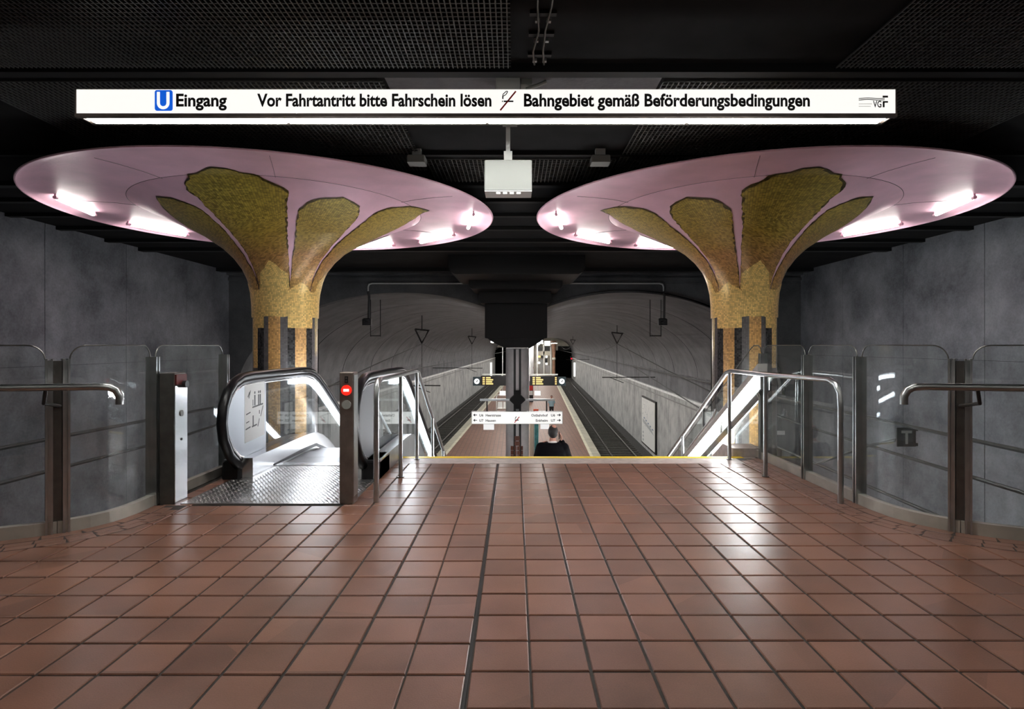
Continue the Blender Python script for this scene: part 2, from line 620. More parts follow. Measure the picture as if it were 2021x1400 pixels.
def struct(name, mb, mat, smooth=False, label=None):
    return mb.obj(name, mat, None, smooth, kind='structure', label=label)


def text_geo(s, bold=0.0):
    c = bpy.data.curves.new('t', 'FONT')
    c.body = s
    c.size = 1.0
    c.offset = bold
    c.resolution_u = 3
    o = bpy.data.objects.new('t', c)
    COL.objects.link(o)
    me = bpy.data.meshes.new_from_object(o)
    vs = [v.co.copy() for v in me.vertices]
    fs = [tuple(p.vertices) for p in me.polygons]
    bpy.data.objects.remove(o)
    bpy.data.meshes.remove(me)
    return vs, fs


CAP = None


def text_obj(name, s, x0, x1, zb, cap, fn, mat, parent, bold=0.0):
    """text fitted between x0 and x1, baseline zb, capital height cap, mapped by fn(a, b)"""
    global CAP
    if CAP is None:
        vs, _ = text_geo('E')
        CAP = max(v.y for v in vs)
    vs, fs = text_geo(s, bold)
    lo, hi = min(v.x for v in vs), max(v.x for v in vs)
    k = (x1 - x0) / (hi - lo)
    q = cap / CAP
    mb = MB()
    mb.v = [fn(x0 + (v.x - lo) * k, zb + v.y * q) for v in vs]
    mb.f = fs
    me = bpy.data.meshes.new(name)
    me.from_pydata(mb.v, [], fs)
    me.materials.append(MATS[mat])
    return link(name, me, parent)


def W(px, py, d):
    return ((px - 1016) * d / FPX, d, EYE - (py - 682) * d / FPX)


TH = math.atan2(45.0, FPX)          # the platform runs a little to the right
CT, ST = math.cos(TH), math.sin(TH)


def T(u, v, z):
    return (-1.07 + u * CT + v * ST, -u * ST + v * CT, z)


def tbox(mb, u0, u1, v0, v1, z0, z1):
    b = len(mb.v)
    mb.v += [T(u0, v0, z0), T(u1, v0, z0), T(u1, v1, z0), T(u0, v1, z0), T(u0, v0, z1), T(u1, v0, z1), T(u1, v1, z1), T(u0, v1, z1)]
    mb.f += [(b, b + 3, b + 2, b + 1), (b + 4, b + 5, b + 6, b + 7), (b, b + 1, b + 5, b + 4), (b + 1, b + 2, b + 6, b + 5), (b + 2, b + 3, b + 7, b + 6), (b + 3, b, b + 4, b + 7)]
    return mb


ZC = 3.57        # hall ceiling
XW = 8.6         # hall side walls
YE = 17.67       # end wall with the two arches
ZT = -5.6        # track bed
ZP = -4.67       # platform
YL = 7.0         # edge of the landing

# ------------------------------------------------------------------ hall shell
KR = [(2.90, 7.6), (2.90, 6.0), (2.90, 5.2), (2.90, 4.85), (2.905, 4.70), (2.935, 4.54), (2.99, 4.40), (3.07, 4.28), (3.17, 4.18), (3.30, 4.09), (3.48, 4.00), (3.75, 3.89), (4.2, 3.74), (4.8, 3.62), (8.58, 3.5)]
KL = [(-x - (0.12 if y > 4.8 else 0.05 + 0.07 * max(0, (y - 4.3) / 0.5)), y) for x, y in KR]

mb = MB()
outl = [(XW, -7), (XW, 3.5)] + [p for p in reversed(KR[1:])] + [(2.90, YL), (-3.02, YL)] + [p for p in KL[1:]] + [(-XW, 3.5), (-XW, -7)]
mb.prism(outl, lambda a, b, d: (a, b, d), -0.45, -0.007)
floor = struct('floor', mb, 'grout')

tiles = MB()
TS = 0.25


def tile_mesh(w_, d_, h=0.012, c=0.004, j=0.0065, mat='floor_tile', name='floor_tile'):
    m = MB()
    a, bq = w_ / 2 - j, d_ / 2 - j
    m.rings([[(-a, -bq, -h), (a, -bq, -h), (a, bq, -h), (-a, bq, -h)], [(-a, -bq, -c), (a, -bq, -c), (a, bq, -c), (-a, bq, -c)], [(-a + c, -bq + c, 0), (a - c, -bq + c, 0), (a - c, bq - c, 0), (-a + c, bq - c, 0)]], True, True)
    return m.mesh(name, mat)


def in_floor(x, y, mgn=0.0):
    if y > YL - 0.45:
        return False
    if y > 4.6:
        return -2.9 < x < 2.88
    xs = [(py, px) for px, py in KR]
    for (xa, ya), (xb, yb) in zip(KR, KR[1:]):
        if yb <= y <= ya:
            t = (ya - y) / max(1e-6, ya - yb)
            lim = xa + (xb - xa) * t
            return abs(x) < lim + 0.05
    return abs(x) < XW


cand = []
X0 = -0.188
for i in range(-34, 34):
    xc = X0 + (i + 0.5) * TS
    for k in range(-8, 20):
        yo = 2.396 if i >= 0 else 2.371
        yc = yo + (k - 0.5) * TS + 0.0
        if not in_floor(xc, yc):
            continue
        if -2.80 < xc < -1.36 and yc > 4.92:
            continue
        px = abs(xc) / max(yc, 0.1) * FPX
        seen = yc > 1.95 and px < 1120
        cand.append((0 if seen else 1, yc, xc, i))
cand.sort()
tm = tile_mesh(TS, TS)
rest = MB()
for n_, (s_, yc, xc, i) in enumerate(cand):
    xs = xc + (0.004 if i == 0 else (-0.006 if i == -1 else 0))
    if n_ < 300:
        o = link('floor_tile', tm, floor, loc=(xs, yc, random.uniform(-0.0008, 0.0008)), rot=(random.uniform(-.0022, .0022), random.uniform(-.0022, .0022), 0))
    else:
        M_ = Matrix.Translation((xs, yc, random.uniform(-.0008, .0008))) @ Matrix.Rotation(random.uniform(-.0022, .0022), 4, 'X')
        b0 = len(rest.v)
        rest.v += [tuple(M_ @ v.co) for v in tm.vertices]
        rest.f += [tuple(b0 + q for q in p.vertices) for p in tm.polygons]
rest.obj('floor_tile_field', 'floor_tile', floor, kind='stuff')
mb = MB()
mb.box(X0 - 0.008, X0 + 0.003, -6, YL - 0.4, -0.008, -0.0025)
mb.obj('expansion_joint', 'joint_black', floor)


def path_at(P, s):
    for (a, b) in zip(P, P[1:]):
        L = math.hypot(b[0] - a[0], b[1] - a[1])
        if s <= L or b is P[-1]:
            t = s / L
            dx, dy = (b[0] - a[0]) / L, (b[1] - a[1]) / L
            return (a[0] + dx * s, a[1] + dy * s), (dx, dy)
        s -= L


def path_len(P, upto):
    s = 0
    for a, b in zip(P, P[1:]):
        if b[1] <= upto:
            # partial
            L = math.hypot(b[0] - a[0], b[1] - a[1])
            t = (a[1] - upto) / max(1e-9, a[1] - b[1])
            return s + L * t
        s += math.hypot(b[0] - a[0], b[1] - a[1])
    return s


bm_ = [tile_mesh(0.235, 0.105, 0.014, 0.003, 0.004, 'border_brick', 'border_brick'), tile_mesh(0.165, 0.085, 0.014, 0.003, 0.004, 'border_brick', 'border_brick')]
for P, sg, y_start in ((KR, -1, 6.9), (KL, 1, 4.87)):
    s0 = path_len(P, y_start)
    for row, (off, ln, mi) in enumerate(((0.083, 0.235, 0), (0.18, 0.165, 1), (0.262, 0.165, 1))):
        def offp(q):
            (x, y), _ = path_at(P, q)
            (xa, ya), _ = path_at(P, max(0, q - 0.06))
            (xb, yb), _ = path_at(P, q + 0.06)
            L = math.hypot(xb - xa, yb - ya)
            dx, dy = (xb - xa) / L, (yb - ya) / L
            nx, ny = (dy, -dx) if sg < 0 else (-dy, dx)
            return x + nx * off, y + ny * off
        s = s0 + row * 0.07
        a = offp(s)
        while s < s0 + (4.6 if sg < 0 else 2.6):
            b = a
            while math.hypot(b[0] - a[0], b[1] - a[1]) < ln:
                s += 0.004
                b = offp(s)
            link('border_brick', bm_[mi], floor, loc=((a[0] + b[0]) / 2, (a[1] + b[1]) / 2, 0.0035 + random.uniform(-.0006, .0006)), rot=(0, 0, math.atan2(b[1] - a[1], b[0] - a[0])))
            a = b
for P, sg, y_start, ln in ((KR, -1, 6.9, 4.6), (KL, 1, 4.87, 2.6)):
    s0 = path_len(P, y_start)
    m = MB()
    R_ = []
    for k in range(61):
        (x, y), (dx, dy) = path_at(P, s0 + ln * k / 60)
        nx, ny = (dy, -dx) if sg < 0 else (-dy, dx)
        R_.append([(x + nx * 0.02, y + ny * 0.02, 0.0012), (x + nx * 0.305, y + ny * 0.305, 0.0012)])
    m.rings(R_, False, False)
    m.obj('border_bed', 'grout', floor)
# the light nosing and the yellow edge line
mb = MB()
mb.box(-1.36, 2.84, YL - 0.40, YL - 0.04, -0.006, 0.001)
mb.obj('edge_slab', 'light_stone', floor)
mb = MB()
mb.box(-1.36, 2.70, YL - 0.085, YL + 0.012, -0.01, 0.004)
mb.obj('yellow_edge_line', 'yellow_paint', floor)

mb = MB()
mb.box(-XW - .3, XW + .3, -7.3, 18.2, ZC, ZC + 0.3)
ceiling = struct('ceiling', mb, 'black_ceiling')
mb = MB()
mb.box(-XW, XW, -7.3, -7, 0, ZC)
struct('wall_back', mb, 'concrete_wall')
for sg, nm in ((-1, 'wall_left'), (1, 'wall_right')):
    mb = MB()
    xa, xb = sorted((sg * (XW + 0.012), sg * (XW + 0.4)))
    mb.box(xa, xb, -7, 18.3, ZT, ZC)
    wl = struct(nm, mb, 'void_black')
    y = -7.0
    edges = [-7, -4.5, -2, 0.5, 3.0, 5.6, 8.2, 10.75, 13.0, 15.4, YE]
    for a, b in zip(edges, edges[1:]):
        m = MB()
        xi, xo = sg * XW, sg * (XW + 0.02)
        if a >= 3.0:
            zz = [ZT, -2.3, 0.95, ZC] if sg < 0 else [ZT, -2.3, 1.05, ZC]
        else:
            zz = [-.3, ZC]
        for z0, z1 in zip(zz, zz[1:]):
            m = MB()
            g = 0.006
            m.box(min(xi, xo), max(xi, xo), a + g, b - g, z0 + (0.003 if z0 > ZT else 0), z1 - 0.003)
            m.obj('concrete_wall_panel', 'concrete_wall', wl)

# ceiling: expanded metal fields, ribs, cable run
def mesh_field(x0, x1, y0, y1, z, p=0.036, q=0.05, r=0.0045):
    m = MB()
    n = int((x1 - x0) / p)
    for i in range(n + 1):
        x = x0 + i * p
        m.box(x - r, x + r, y0, y1, z, z + 0.012)
    k = int((y1 - y0) / q)
    for i in range(k + 1):
        y = y0 + i * q
        m.box(x0, x1, y - r, y + r, z + 0.004, z + 0.016)
    o = m.obj('expanded_metal_field', 'mesh_metal', ceiling, kind='stuff')
    return o


mesh_field(-5.2, -0.03, 2.6, 4.62, ZC - 0.06)
mesh_field(2.53, 5.8, 2.6, 4.62, ZC - 0.06)
mesh_field(-4.6, -1.10, 4.9, 7.4, ZC - 0.045, 0.045, 0.06)
mesh_field(1.24, 4.8, 4.9, 7.4, ZC - 0.045, 0.045, 0.06)
mesh_field(-1.05, 1.2, 6.95, 7.9, ZC - 0.045, 0.05, 0.07)
for y, h, dpt in ((4.66, 0.07, 0.10), (6.75, 0.05, 0.06), (8.0, 0.06, 0.14), (8.9, 0.06, 0.12), (9.9, 0.06, 0.12), (11.0, 0.07, 0.14), (12.3, 0.07, 0.14), (13.4, 0.08, 0.2), (16.9, 0.10, 0.3)):
    m = MB()
    m.box(-XW, XW, y, y + dpt, ZC - h, ZC)
    m.obj('ceiling_rib', 'black_pier', ceiling)
mb = MB()
mb.box(-1.08, 1.22, 4.85, 5.6, ZC - 0.02, ZC)
mb.obj('ceiling_plate', 'concrete_band', ceiling)

# end wall with two arches
ARC = ((-3.43, 4.93), (3.35, 4.6))
ZS, BV = -0.13, 3.05


def arch_z(x):
    z = None
    for c, a in ARC:
        t = (x - c) / a
        if abs(t) < 1:
            q = ZS + BV * math.sqrt(1 - t * t)
            z = q if z is None else max(z, q)
    return ZT if z is None else z


mb = MB()
xs = [-XW]
N = 240
xs += [-8.36 + (7.95 + 8.36) * i / N for i in range(N + 1)] + [XW]
for a, b in zip(xs, xs[1:]):
    za, zb_ = arch_z(a), arch_z(b)
    if a == -XW or b == XW:
        za = zb_ = ZT
    bi = len(mb.v)
    for y in (YE, YE + 0.45):
        mb.v += [(a, y, za), (b, y, zb_), (b, y, ZC), (a, y, ZC)]
    mb.f += [(bi, bi + 1, bi + 2, bi + 3), (bi + 5, bi + 4, bi + 7, bi + 6), (bi, bi + 4, bi + 5, bi + 1)]
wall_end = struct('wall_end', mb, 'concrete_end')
for z0, z1, p in ((3.28, 3.37, 0.06), (3.44, 3.57, 0.16), (3.17, 3.20, 0.03)):
    m = MB()
    m.box(-XW, XW, YE - p, YE + 0.01, z0, z1)
    m.obj('cornice_band', 'concrete_end', wall_end)

# ------------------------------------------------------------------ tunnel: vaults, side walls, platform, tracks
VEND = 126.0
VSTART = 18.0


KEEL = 0.447


def vault(name, uc, a, side):
    root = MB()
    # backing shell so joints read dark
    n = 40
    pk = math.acos((uc - KEEL) / a)
    ph = [pk * k / n for k in range(n + 1)] if side < 0 else [pk + (PI - pk) * k / n for k in range(n + 1)]
    R = [[T(uc - (a + .06) * math.cos(p), v, ZS + (BV + .06) * math.sin(p)) for p in ph] for v in (VSTART - .3, VEND)]
    root.rings(R, False, False)
    o = struct(name, root, 'void_black')
    v = VSTART - 0.25
    while v < VEND:
        v2 = min(v + 4.6, VEND)
        m = MB()
        R = [[T(uc - a * math.cos(p), vv, ZS + BV * math.sin(p)) for p in ph] for vv in (v + 0.03, v2 - 0.03)]
        m.rings(R, False, False)
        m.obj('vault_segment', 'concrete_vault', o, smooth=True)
        v = v2
    return o


SH = 0.37     # the vault springs are centred a touch right of the platform axis at the near end
vault('ceiling_vault_left', -3.43 + SH, 4.93, -1)
vault('ceiling_vault_right', 3.35 + SH, 4.6, 1)
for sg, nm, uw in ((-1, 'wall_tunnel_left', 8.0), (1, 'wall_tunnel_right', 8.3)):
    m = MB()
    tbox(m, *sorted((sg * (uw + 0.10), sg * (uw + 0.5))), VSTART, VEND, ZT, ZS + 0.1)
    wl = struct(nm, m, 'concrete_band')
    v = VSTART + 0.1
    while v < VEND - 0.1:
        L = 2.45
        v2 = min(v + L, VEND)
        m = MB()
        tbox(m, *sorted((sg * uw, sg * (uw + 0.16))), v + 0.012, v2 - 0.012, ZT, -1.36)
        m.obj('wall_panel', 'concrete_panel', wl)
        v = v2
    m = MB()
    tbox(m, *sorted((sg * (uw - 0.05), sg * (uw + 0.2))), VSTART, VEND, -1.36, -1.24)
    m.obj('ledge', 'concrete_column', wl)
    m = MB()
    m.tube([T(sg * (uw - 0.03), VSTART, -1.62), T(sg * (uw - 0.03), VEND, -1.62)], 0.035, 6)
    m.obj('cable_conduit', 'steel_dark', wl)
m = MB()
tbox(m, KEEL - 0.75, KEEL + 0.55, VSTART + .2, VEND, 1.55, 2.6)
struct('trim_1', m, 'black_pier')
# platform
m = MB()
PW = 4.43
tbox(m, -PW, PW, 14.2, VEND, ZT, ZP)
plat = struct('floor_platform', m, 'platform_tile')
for sg in (-1, 1):
    m = MB()
    tbox(m, *sorted((sg * (PW - 0.36), sg * (PW + 0.06))), 14.2, VEND, ZP - 0.1, ZP + 0.012)
    m.obj('edge_strip', 'edge_strip', plat)
    m = MB()
    tbox(m, *sorted((sg * (PW - 0.52), sg * (PW - 0.36))), 14.2, VEND, ZP - 0.05, ZP + 0.010)
    m.obj('warning_line', 'edge_light', plat)
for sg, nm, uw in ((-1, 'floor_trackbed_left', 8.1), (1, 'floor_trackbed_right', 8.4)):
    m = MB()
    tbox(m, *sorted((sg * PW, sg * uw)), 3.6, VEND, ZT - 0.3, ZT)
    tb = struct(nm, m, 'ballast')
    m = MB()
    for k in range(int((VEND - 24) / 0.65)):
        v = 24 + k * 0.65
        tbox(m, *sorted((sg * 5.0, sg * 7.6)), v, v + 0.24, ZT - 0.05, ZT + 0.06)
    m.obj('sleeper_row', 'sleeper', tb, kind='stuff')
    for uu in (5.60, 7.04):
        m = MB()
        tbox(m, *sorted((sg * (uu - 0.035), sg * (uu + 0.035))), 18, VEND, ZT + 0.06, ZT + 0.22)
        m.obj('rail', 'rail_steel', tb)
m = MB()
m.box(-XW, XW, 3.3, 14.3, ZT - 0.3, ZT - 0.02)
struct('floor_undercroft', m, 'ballast')
m = MB()
m.box(-XW, XW, 3.1, 3.35, ZT, -0.4)
struct('wall_undercroft', m, 'concrete_end')
# the far end wall and portals
m = MB()
tbox(m, -9, 9.5, VEND, VEND + 0.4, ZT, 4)
wf = struct('wall_far', m, 'cream_wall')
m = MB()
tbox(m, 4.85, 8.35, VEND - 0.3, VEND - 0.05, ZT, 0.25)
m.obj('tunnel_mouth', 'void_black', wf)
m = MB()
tbox(m, -8.1, -4.6, VEND - 0.3, VEND - 0.05, ZT, 0.9)
m.obj('tunnel_mouth', 'void_black', wf)
m = MB()
tbox(m, 5.4, 8.35, VEND - 0.35, VEND - 0.1, 0.25, 1.15)
m.obj('lintel', 'black_pier', wf)

# ------------------------------------------------------------------ mushroom columns
PROF = [(.465, ZT), (.465, 1.75), (.47, 1.95), (.485, 2.12), (.525, 2.30), (.60, 2.47), (.715, 2.63), (.87, 2.78), (1.09, 2.93), (1.40, 3.08), (1.70, 3.22), (2.04, 3.36)]
PROF2 = [(2.047, 3.362), (2.10, 3.367), (2.3, 3.375), (2.55, 3.378), (2.85, 3.370), (3.02, 3.352), (3.11, 3.332), (3.15, 3.312), (3.158, 3.303), (3.172, 3.303), (3.178, 3.316), (3.16, 3.325), (2.7, 3.45), (0.5, 3.49)]
FULL = PROF + PROF2[:7]
CUM = [0]
for (ra, za), (rb, zb_) in zip(FULL, FULL[1:]):
    CUM.append(CUM[-1] + math.hypot(rb - ra, zb_ - za))
S0 = CUM[1]


def prof_at(s):
    s += S0
    for i in range(len(FULL) - 1):
        if s <= CUM[i + 1] or i == len(FULL) - 2:
            t = (s - CUM[i]) / (CUM[i + 1] - CUM[i])
            ra, za = FULL[i]
            rb, zb_ = FULL[i + 1]
            L = CUM[i + 1] - CUM[i]
            return ra + (rb - ra) * t, za + (zb_ - za) * t, ((zb_ - za) / L, -(rb - ra) / L)


def surf(th, s, off, xc, mir):
    r, z, (nr, nz) = prof_at(s)
    r += nr * off
    z += nz * off
    a = math.radians(th)
    return (mir * (xc + r * math.cos(a)), 9.0 + r * math.sin(a), z)


def decal(name, poly, off, mat, parent, mir, jag=0.012, grid=0.055, thick=True):
    """polygon in (degrees, arc length) laid as a thin raised shell on the column surface"""
    KX = 0.011
    P = []
    for (a, b) in zip(poly, poly[1:] + poly[:1]):
        L = math.hypot((b[0] - a[0]) * KX, b[1] - a[1])
        n = max(1, int(L / 0.045))
        for k in range(n):
            t = k / n
            j = jag if 0 < k else jag * 0.4
            P.append(Vector(((a[0] + (b[0] - a[0]) * t) * KX + random.uniform(-j, j), a[1] + (b[1] - a[1]) * t + random.uniform(-j, j))))
    nb = len(P)
    x0, x1 = min(p.x for p in P), max(p.x for p in P)
    y0, y1 = min(p.y for p in P), max(p.y for p in P)
    V = list(P)
    x = x0
    while x < x1:
        y = y0
        while y < y1:
            V.append(Vector((x + random.uniform(-.004, .004), y + random.uniform(-.004, .004))))
            y += grid
        x += grid
    vo, eo, fo, _, _, _ = delaunay_2d_cdt(V, [(i, (i + 1) % nb) for i in range(nb)], [], 1, 1e-5)
    used = sorted({i for f in fo for i in f})
    idx = {u: k for k, u in enumerate(used)}
    me = bpy.data.meshes.new(name)
    me.from_pydata([surf(vo[u].x / KX, vo[u].y, off, -3.51, mir) for u in used], [], [tuple(idx[i] for i in f) for f in fo])
    me.update()
    uvl = me.uv_layers.new(name='UVMap')
    for l in me.loops:
        q = vo[used[l.vertex_index]]
        r = prof_at(q.y)[0]
        uvl.data[l.index].uv = (math.radians(q.x / KX) * max(0.45, min(r, 1.2)) + 5, q.y + 8)
    me.materials.append(MATS[mat])
    me.polygons.foreach_set('use_smooth', [True] * len(me.polygons))
    o = link(name, me, parent)
    return o


PETALS = [
    [(-62.8, 0.43), (-64.8, 0.68), (-66.6, 0.94), (-68.6, 1.42), (-68.4, 2.19), (-69.9, 2.25), (-74.1, 2.34), (-78.7, 2.49), (-82.8, 2.53), (-85.3, 2.66), (-89.6, 2.7), (-93.9, 2.56), (-96.3, 2.49), (-99.7, 2.48), (-101.0, 2.4), (-105.2, 2.31), (-107.4, 2.19), (-106.9, 1.99), (-108.9, 1.68), (-111.6, 1.29), (-113.5, 0.94), (-114.6, 0.68), (-113.9, 0.43), (-112, 0.15), (-64, 0.15)],
    [(-61.8, 0.43), (-60.8, 0.79), (-60.3, 1.1), (-62.1, 1.65), (-61.8, 1.85), (-59.2, 1.99), (-55.3, 2.1), (-45.7, 2.22), (-40.8, 2.16), (-36.0, 2.1), (-31.4, 1.9), (-28.3, 1.62), (-25.1, 1.31), (-24.3, 1.05), (-25.0, 0.77), (-25.6, 0.51), (-25.6, 0.15), (-61, 0.15)],
    [(-23.8, 0.50), (-21.2, 0.74), (-19.4, 1.05), (-19.9, 1.38), (-22.1, 1.74), (-23.8, 2.01), (-21.8, 2.22), (-14.8, 2.4), (-3.9, 2.63), (3.3, 2.4), (11.1, 2.16), (16, 1.9), (20, 1.6), (24, 1.2), (26, .8), (26, .15), (-23, .15)],
    [(-115.8, 0.43), (-120.7, 0.79), (-119.5, 1.14), (-115.0, 1.48), (-113.5, 1.79), (-116.3, 1.93), (-121.5, 2.1), (-129.0, 2.19), (-136.4, 2.04), (-144.9, 1.87), (-153.0, 1.7), (-162, 1.4), (-166, 1.1), (-168, .8), (-168, .15), (-117, .15)],
]
for c_ in (51, 101, 152):
    PETALS.append([(c_ - 20, .15), (c_ - 22, .5), (c_ - 21, 1.0), (c_ - 19, 1.5), (c_ - 20, 1.9), (c_ - 12, 2.15), (c_, 2.3), (c_ + 12, 2.2), (c_ + 19, 1.9), (c_ + 18, 1.5), (c_ + 21, 1.0), (c_ + 22, .5), (c_ + 20, .15)])
COLLAR = [(-172, .30), (-150, .52), (-128, .40), (-112, .40), (-105.3, .64), (-97, .72), (-88, .84), (-77.9, .73), (-66, .64), (-63.5, .42), (-71, .33), (-66, .38), (-57, .44), (-45.5, .52), (-36, .47), (-28, .40), (-16, .38), (-7, .58), (4, .68), (14, .60), (24, .40), (40, .45), (55, .66), (75, .42), (100, .70), (122, .40), (150, .64), (172, .40), (188, .30)]


TS_ = 3.30      # arc length of the lamp ring


def mushroom(mir, label):
    root = empty('mushroom_column', (mir * -3.51, 9.0, ZT), label=label, cat='column', group='pink mushroom columns')
    m = MB()
    m.lathe(PROF[:3], (mir * -3.51, 9.0), 64)
    me = m.mesh('shaft', 'mosaic_shaft', True)
    uvl = me.uv_layers.new(name='UVMap')
    for p in me.polygons:
        cx_ = sum(me.vertices[i].co.x for i in p.vertices) / 4 - mir * -3.51
        cy_ = sum(me.vertices[i].co.y for i in p.vertices) / 4 - 9
        ac = math.atan2(cy_, cx_)
        for li in p.loop_indices:
            v = me.vertices[me.loops[li].vertex_index].co
            a = math.atan2(v.y - 9, v.x - mir * -3.51)
            while a - ac > PI:
                a -= 2 * PI
            while ac - a > PI:
                a += 2 * PI
            uvl.data[li].uv = (a * 0.47 + 5, v.z + 8)
    link('shaft', me, root)
    m = MB()
    m.lathe(PROF[2:], (mir * -3.51, 9.0), 128)
    m.obj('flared_capital', 'pink', root, smooth=True)
    m = MB()
    m.lathe([(2.04, 3.36), (2.0425, 3.367), (2.047, 3.362)], (mir * -3.51, 9.0), 128)
    m.obj('ring_joint', 'groove', root)
    m = MB()
    m.lathe(PROF2, (mir * -3.51, 9.0), 128)
    disc = m.obj('canopy_disc', 'pink', root, smooth=True)
    # radial seams of the cast canopy
    for a in (-112, -72, -20, -165, 40, 90, 150):
        mm = MB()
        pts = [surf(a, s, 0.0015, -3.51, mir) for s in (2.45, 2.7, 3.0, 3.25)]
        mm.tube(pts, 0.0025, 5)
        mm.obj('canopy_seam', 'groove', disc)
    for P in PETALS:
        decal('mosaic_petal', P, 0.010, 'mosaic_petal', root, mir)
        cx_ = sum(p[0] for p in P) / len(P)
        cy_ = sum(p[1] for p in P) / len(P)
        Q = [(p[0] + (0.75 if p[0] > cx_ else -0.75) * (1 if p[1] < 1.6 else .7), p[1] + (0.022 if p[1] > cy_ else 0)) for p in P]
        decal('petal_border', Q, 0.006, 'mosaic_seam', root, mir, 0.006)
    # collar: from the top of the stripes to the jagged peaks
    low = [(188, .0), (150, .0), (120, .0), (90, .0), (60, .0), (30, .0), (0, .0), (-30, .0), (-60, .0), (-90, .0), (-120, .0), (-150, .0), (-172, .0)]
    decal('mosaic_collar', COLLAR + low, 0.016, 'mosaic_collar', root, mir, 0.01)
    # stepped lower edge of the collar and the stripes under it (angle, angle, height of the top)
    LT = 1.585 - 1.75
    HT = 1.79 - 1.75
    for a0, a1, top, mat, nm in ((-137, -122, 0.04, 'mosaic_collar', 'gold_stripe'), (-122, -107, LT, 'mosaic_black', 'dark_stripe'), (-107, -98.5, HT, 'mosaic_grey', 'grey_stripe'), (-98.5, -77.5, 0.03, 'mosaic_gold', 'gold_stripe'), (-77.5, -65.4, HT, 'mosaic_grey', 'grey_stripe'), (-65.4, -53, LT, 'mosaic_black', 'dark_stripe'), (-53, -31.9, 0.03, 'mosaic_gold', 'gold_stripe'), (-31.9, -18, LT, 'mosaic_black', 'dark_stripe'), (-18, -9, HT, 'mosaic_grey', 'grey_stripe'),
                                 (20, 36, LT, 'mosaic_black', 'dark_stripe'), (36, 60, 0.03, 'mosaic_gold', 'gold_stripe'), (60, 78, HT, 'mosaic_grey', 'grey_stripe'), (100, 125, 0.03, 'mosaic_gold', 'gold_stripe'), (125, 145, LT, 'mosaic_black', 'dark_stripe'), (165, 190, HT, 'mosaic_grey', 'grey_stripe')):
        bot = -2.6
        if mat == 'mosaic_collar':
            bot = -0.75
        decal(nm, [(a0, bot), (a0, top), (a1, top), (a1, bot)], 0.012, mat, root, mir, 0.0, 0.09)
    for a0, a1 in ((-137, -107), (-65.4, -18)):
        decal('mosaic_collar', [(a0, LT), (a0, 0.03), (a1, 0.03), (a1, LT)], 0.018, 'mosaic_collar', root, mir, 0.003)
    # fluorescent tubes inside the rim
    for a in (-168, -203, 44, 78, 9, 118, -135):
        if a in (-135,):
            continue
        half = math.degrees(0.50 / 2.92)
        p0 = surf(a - half, TS_, 0, -3.51, mir)
        p1 = surf(a + half, TS_, 0, -3.51, mir)
        z = 3.318
        p0, p1 = Vector((p0[0], p0[1], z)), Vector((p1[0], p1[1], z))
        dv = (p1 - p0).normalized()
        sd = Vector((-dv.y, dv.x, 0))
        mm = MB()
        mm.tube([p0, p1], 0.028, 10)
        tb_ = mm.obj('fluorescent_tube', 'disc_tube', root, smooth=True)
        mm = MB()
        for e, s_ in ((p0, -1), (p1, 1)):
            mm.tube([e, e + dv * s_ * 0.07], 0.024, 10)
            mm.tube([e + dv * s_ * 0.05, e + dv * s_ * 0.05 + Vector((0, 0, 0.07))], 0.014, 6)
        mm.obj('lamp_holder', 'pink', tb_)
    return root


mushroom(1, 'pink mushroom column with gold mosaic petals rising behind the escalator')
mushroom(-1, 'pink mushroom column with gold mosaic petals rising behind the stair light')

# ------------------------------------------------------------------ long illuminated sign
DS = 4.25


def S(px, py, d=DS):
    p = W(px, py, d)
    return p[0], p[2]


sx0, sz1 = S(147, 176)
sx1, sz0 = S(1771, 227)
sign = empty('illuminated_sign', (0, DS, sz0), label='long white illuminated overhead sign with black lettering and a blue U symbol', cat='sign')
TH_ = 0.19
m = MB()
m.box(sx0, sx1, DS + 0.01, DS + TH_, sz1 - 0.012, sz1)
for x in (sx0, sx1):
    a, b = (x, x + 0.014) if x == sx0 else (x - 0.014, x)
    m.box(a, b, DS + 0.004, DS + TH_, sz0, sz1)
m.box(sx0, sx1, DS, DS + 0.035, sz0 - 0.012, sz0 + 0.012)
m.box(sx0, sx1, DS + TH_ - 0.04, DS + TH_, sz0 - 0.002, sz0 + 0.012)
m.obj('housing', 'steel_brown', sign)
fx = [sx0 + 0.012, S(585, 0)[0], S(1338, 0)[0], sx1 - 0.012]
for a, b in zip(fx, fx[1:]):
    m = MB()
    m.box(a + 0.002, b - 0.002, DS, DS + 0.008, sz0 + 0.012, sz1 - 0.002)
    m.obj('face_panel', 'sign_face', sign)
    m = MB()
    m.box(a + 0.002, b - 0.002, DS + TH_ - 0.008, DS + TH_, sz0 + 0.012, sz1 - 0.002)
    m.obj('face_panel', 'sign_face', sign)  # unseen rear face, added glowing to brighten the canopy undersides
for a, b in ((182, 565), (569, 961), (964, 1358), (1363, 1741)):
    xa = S(a, 0, DS + .10)[0]
    xb = S(b, 0, DS + .10)[0]
    m = MB()
    m.box(xa + 0.05 * 0, xb - 0.012, DS + 0.04, DS + TH_ - 0.045, sz0 - 0.009, sz0 + 0.006)
    m.obj('diffuser', 'sign_tube', sign)
fs = lambda a, b: (a, DS - 0.003, b)
zb_ = S(0, 209.8)[1]
cp = 23.5 * DS / FPX
for s_, a, b in (('Eingang', 348, 448), ('Vor Fahrtantritt bitte Fahrschein lösen', 508, 970), ('Bahngebiet gemäß Beförderungsbedingungen', 1034, 1598)):
    text_obj('lettering', s_, S(a, 0)[0], S(b, 0)[0], zb_, cp, fs, 'letter_black', sign, 0.03)


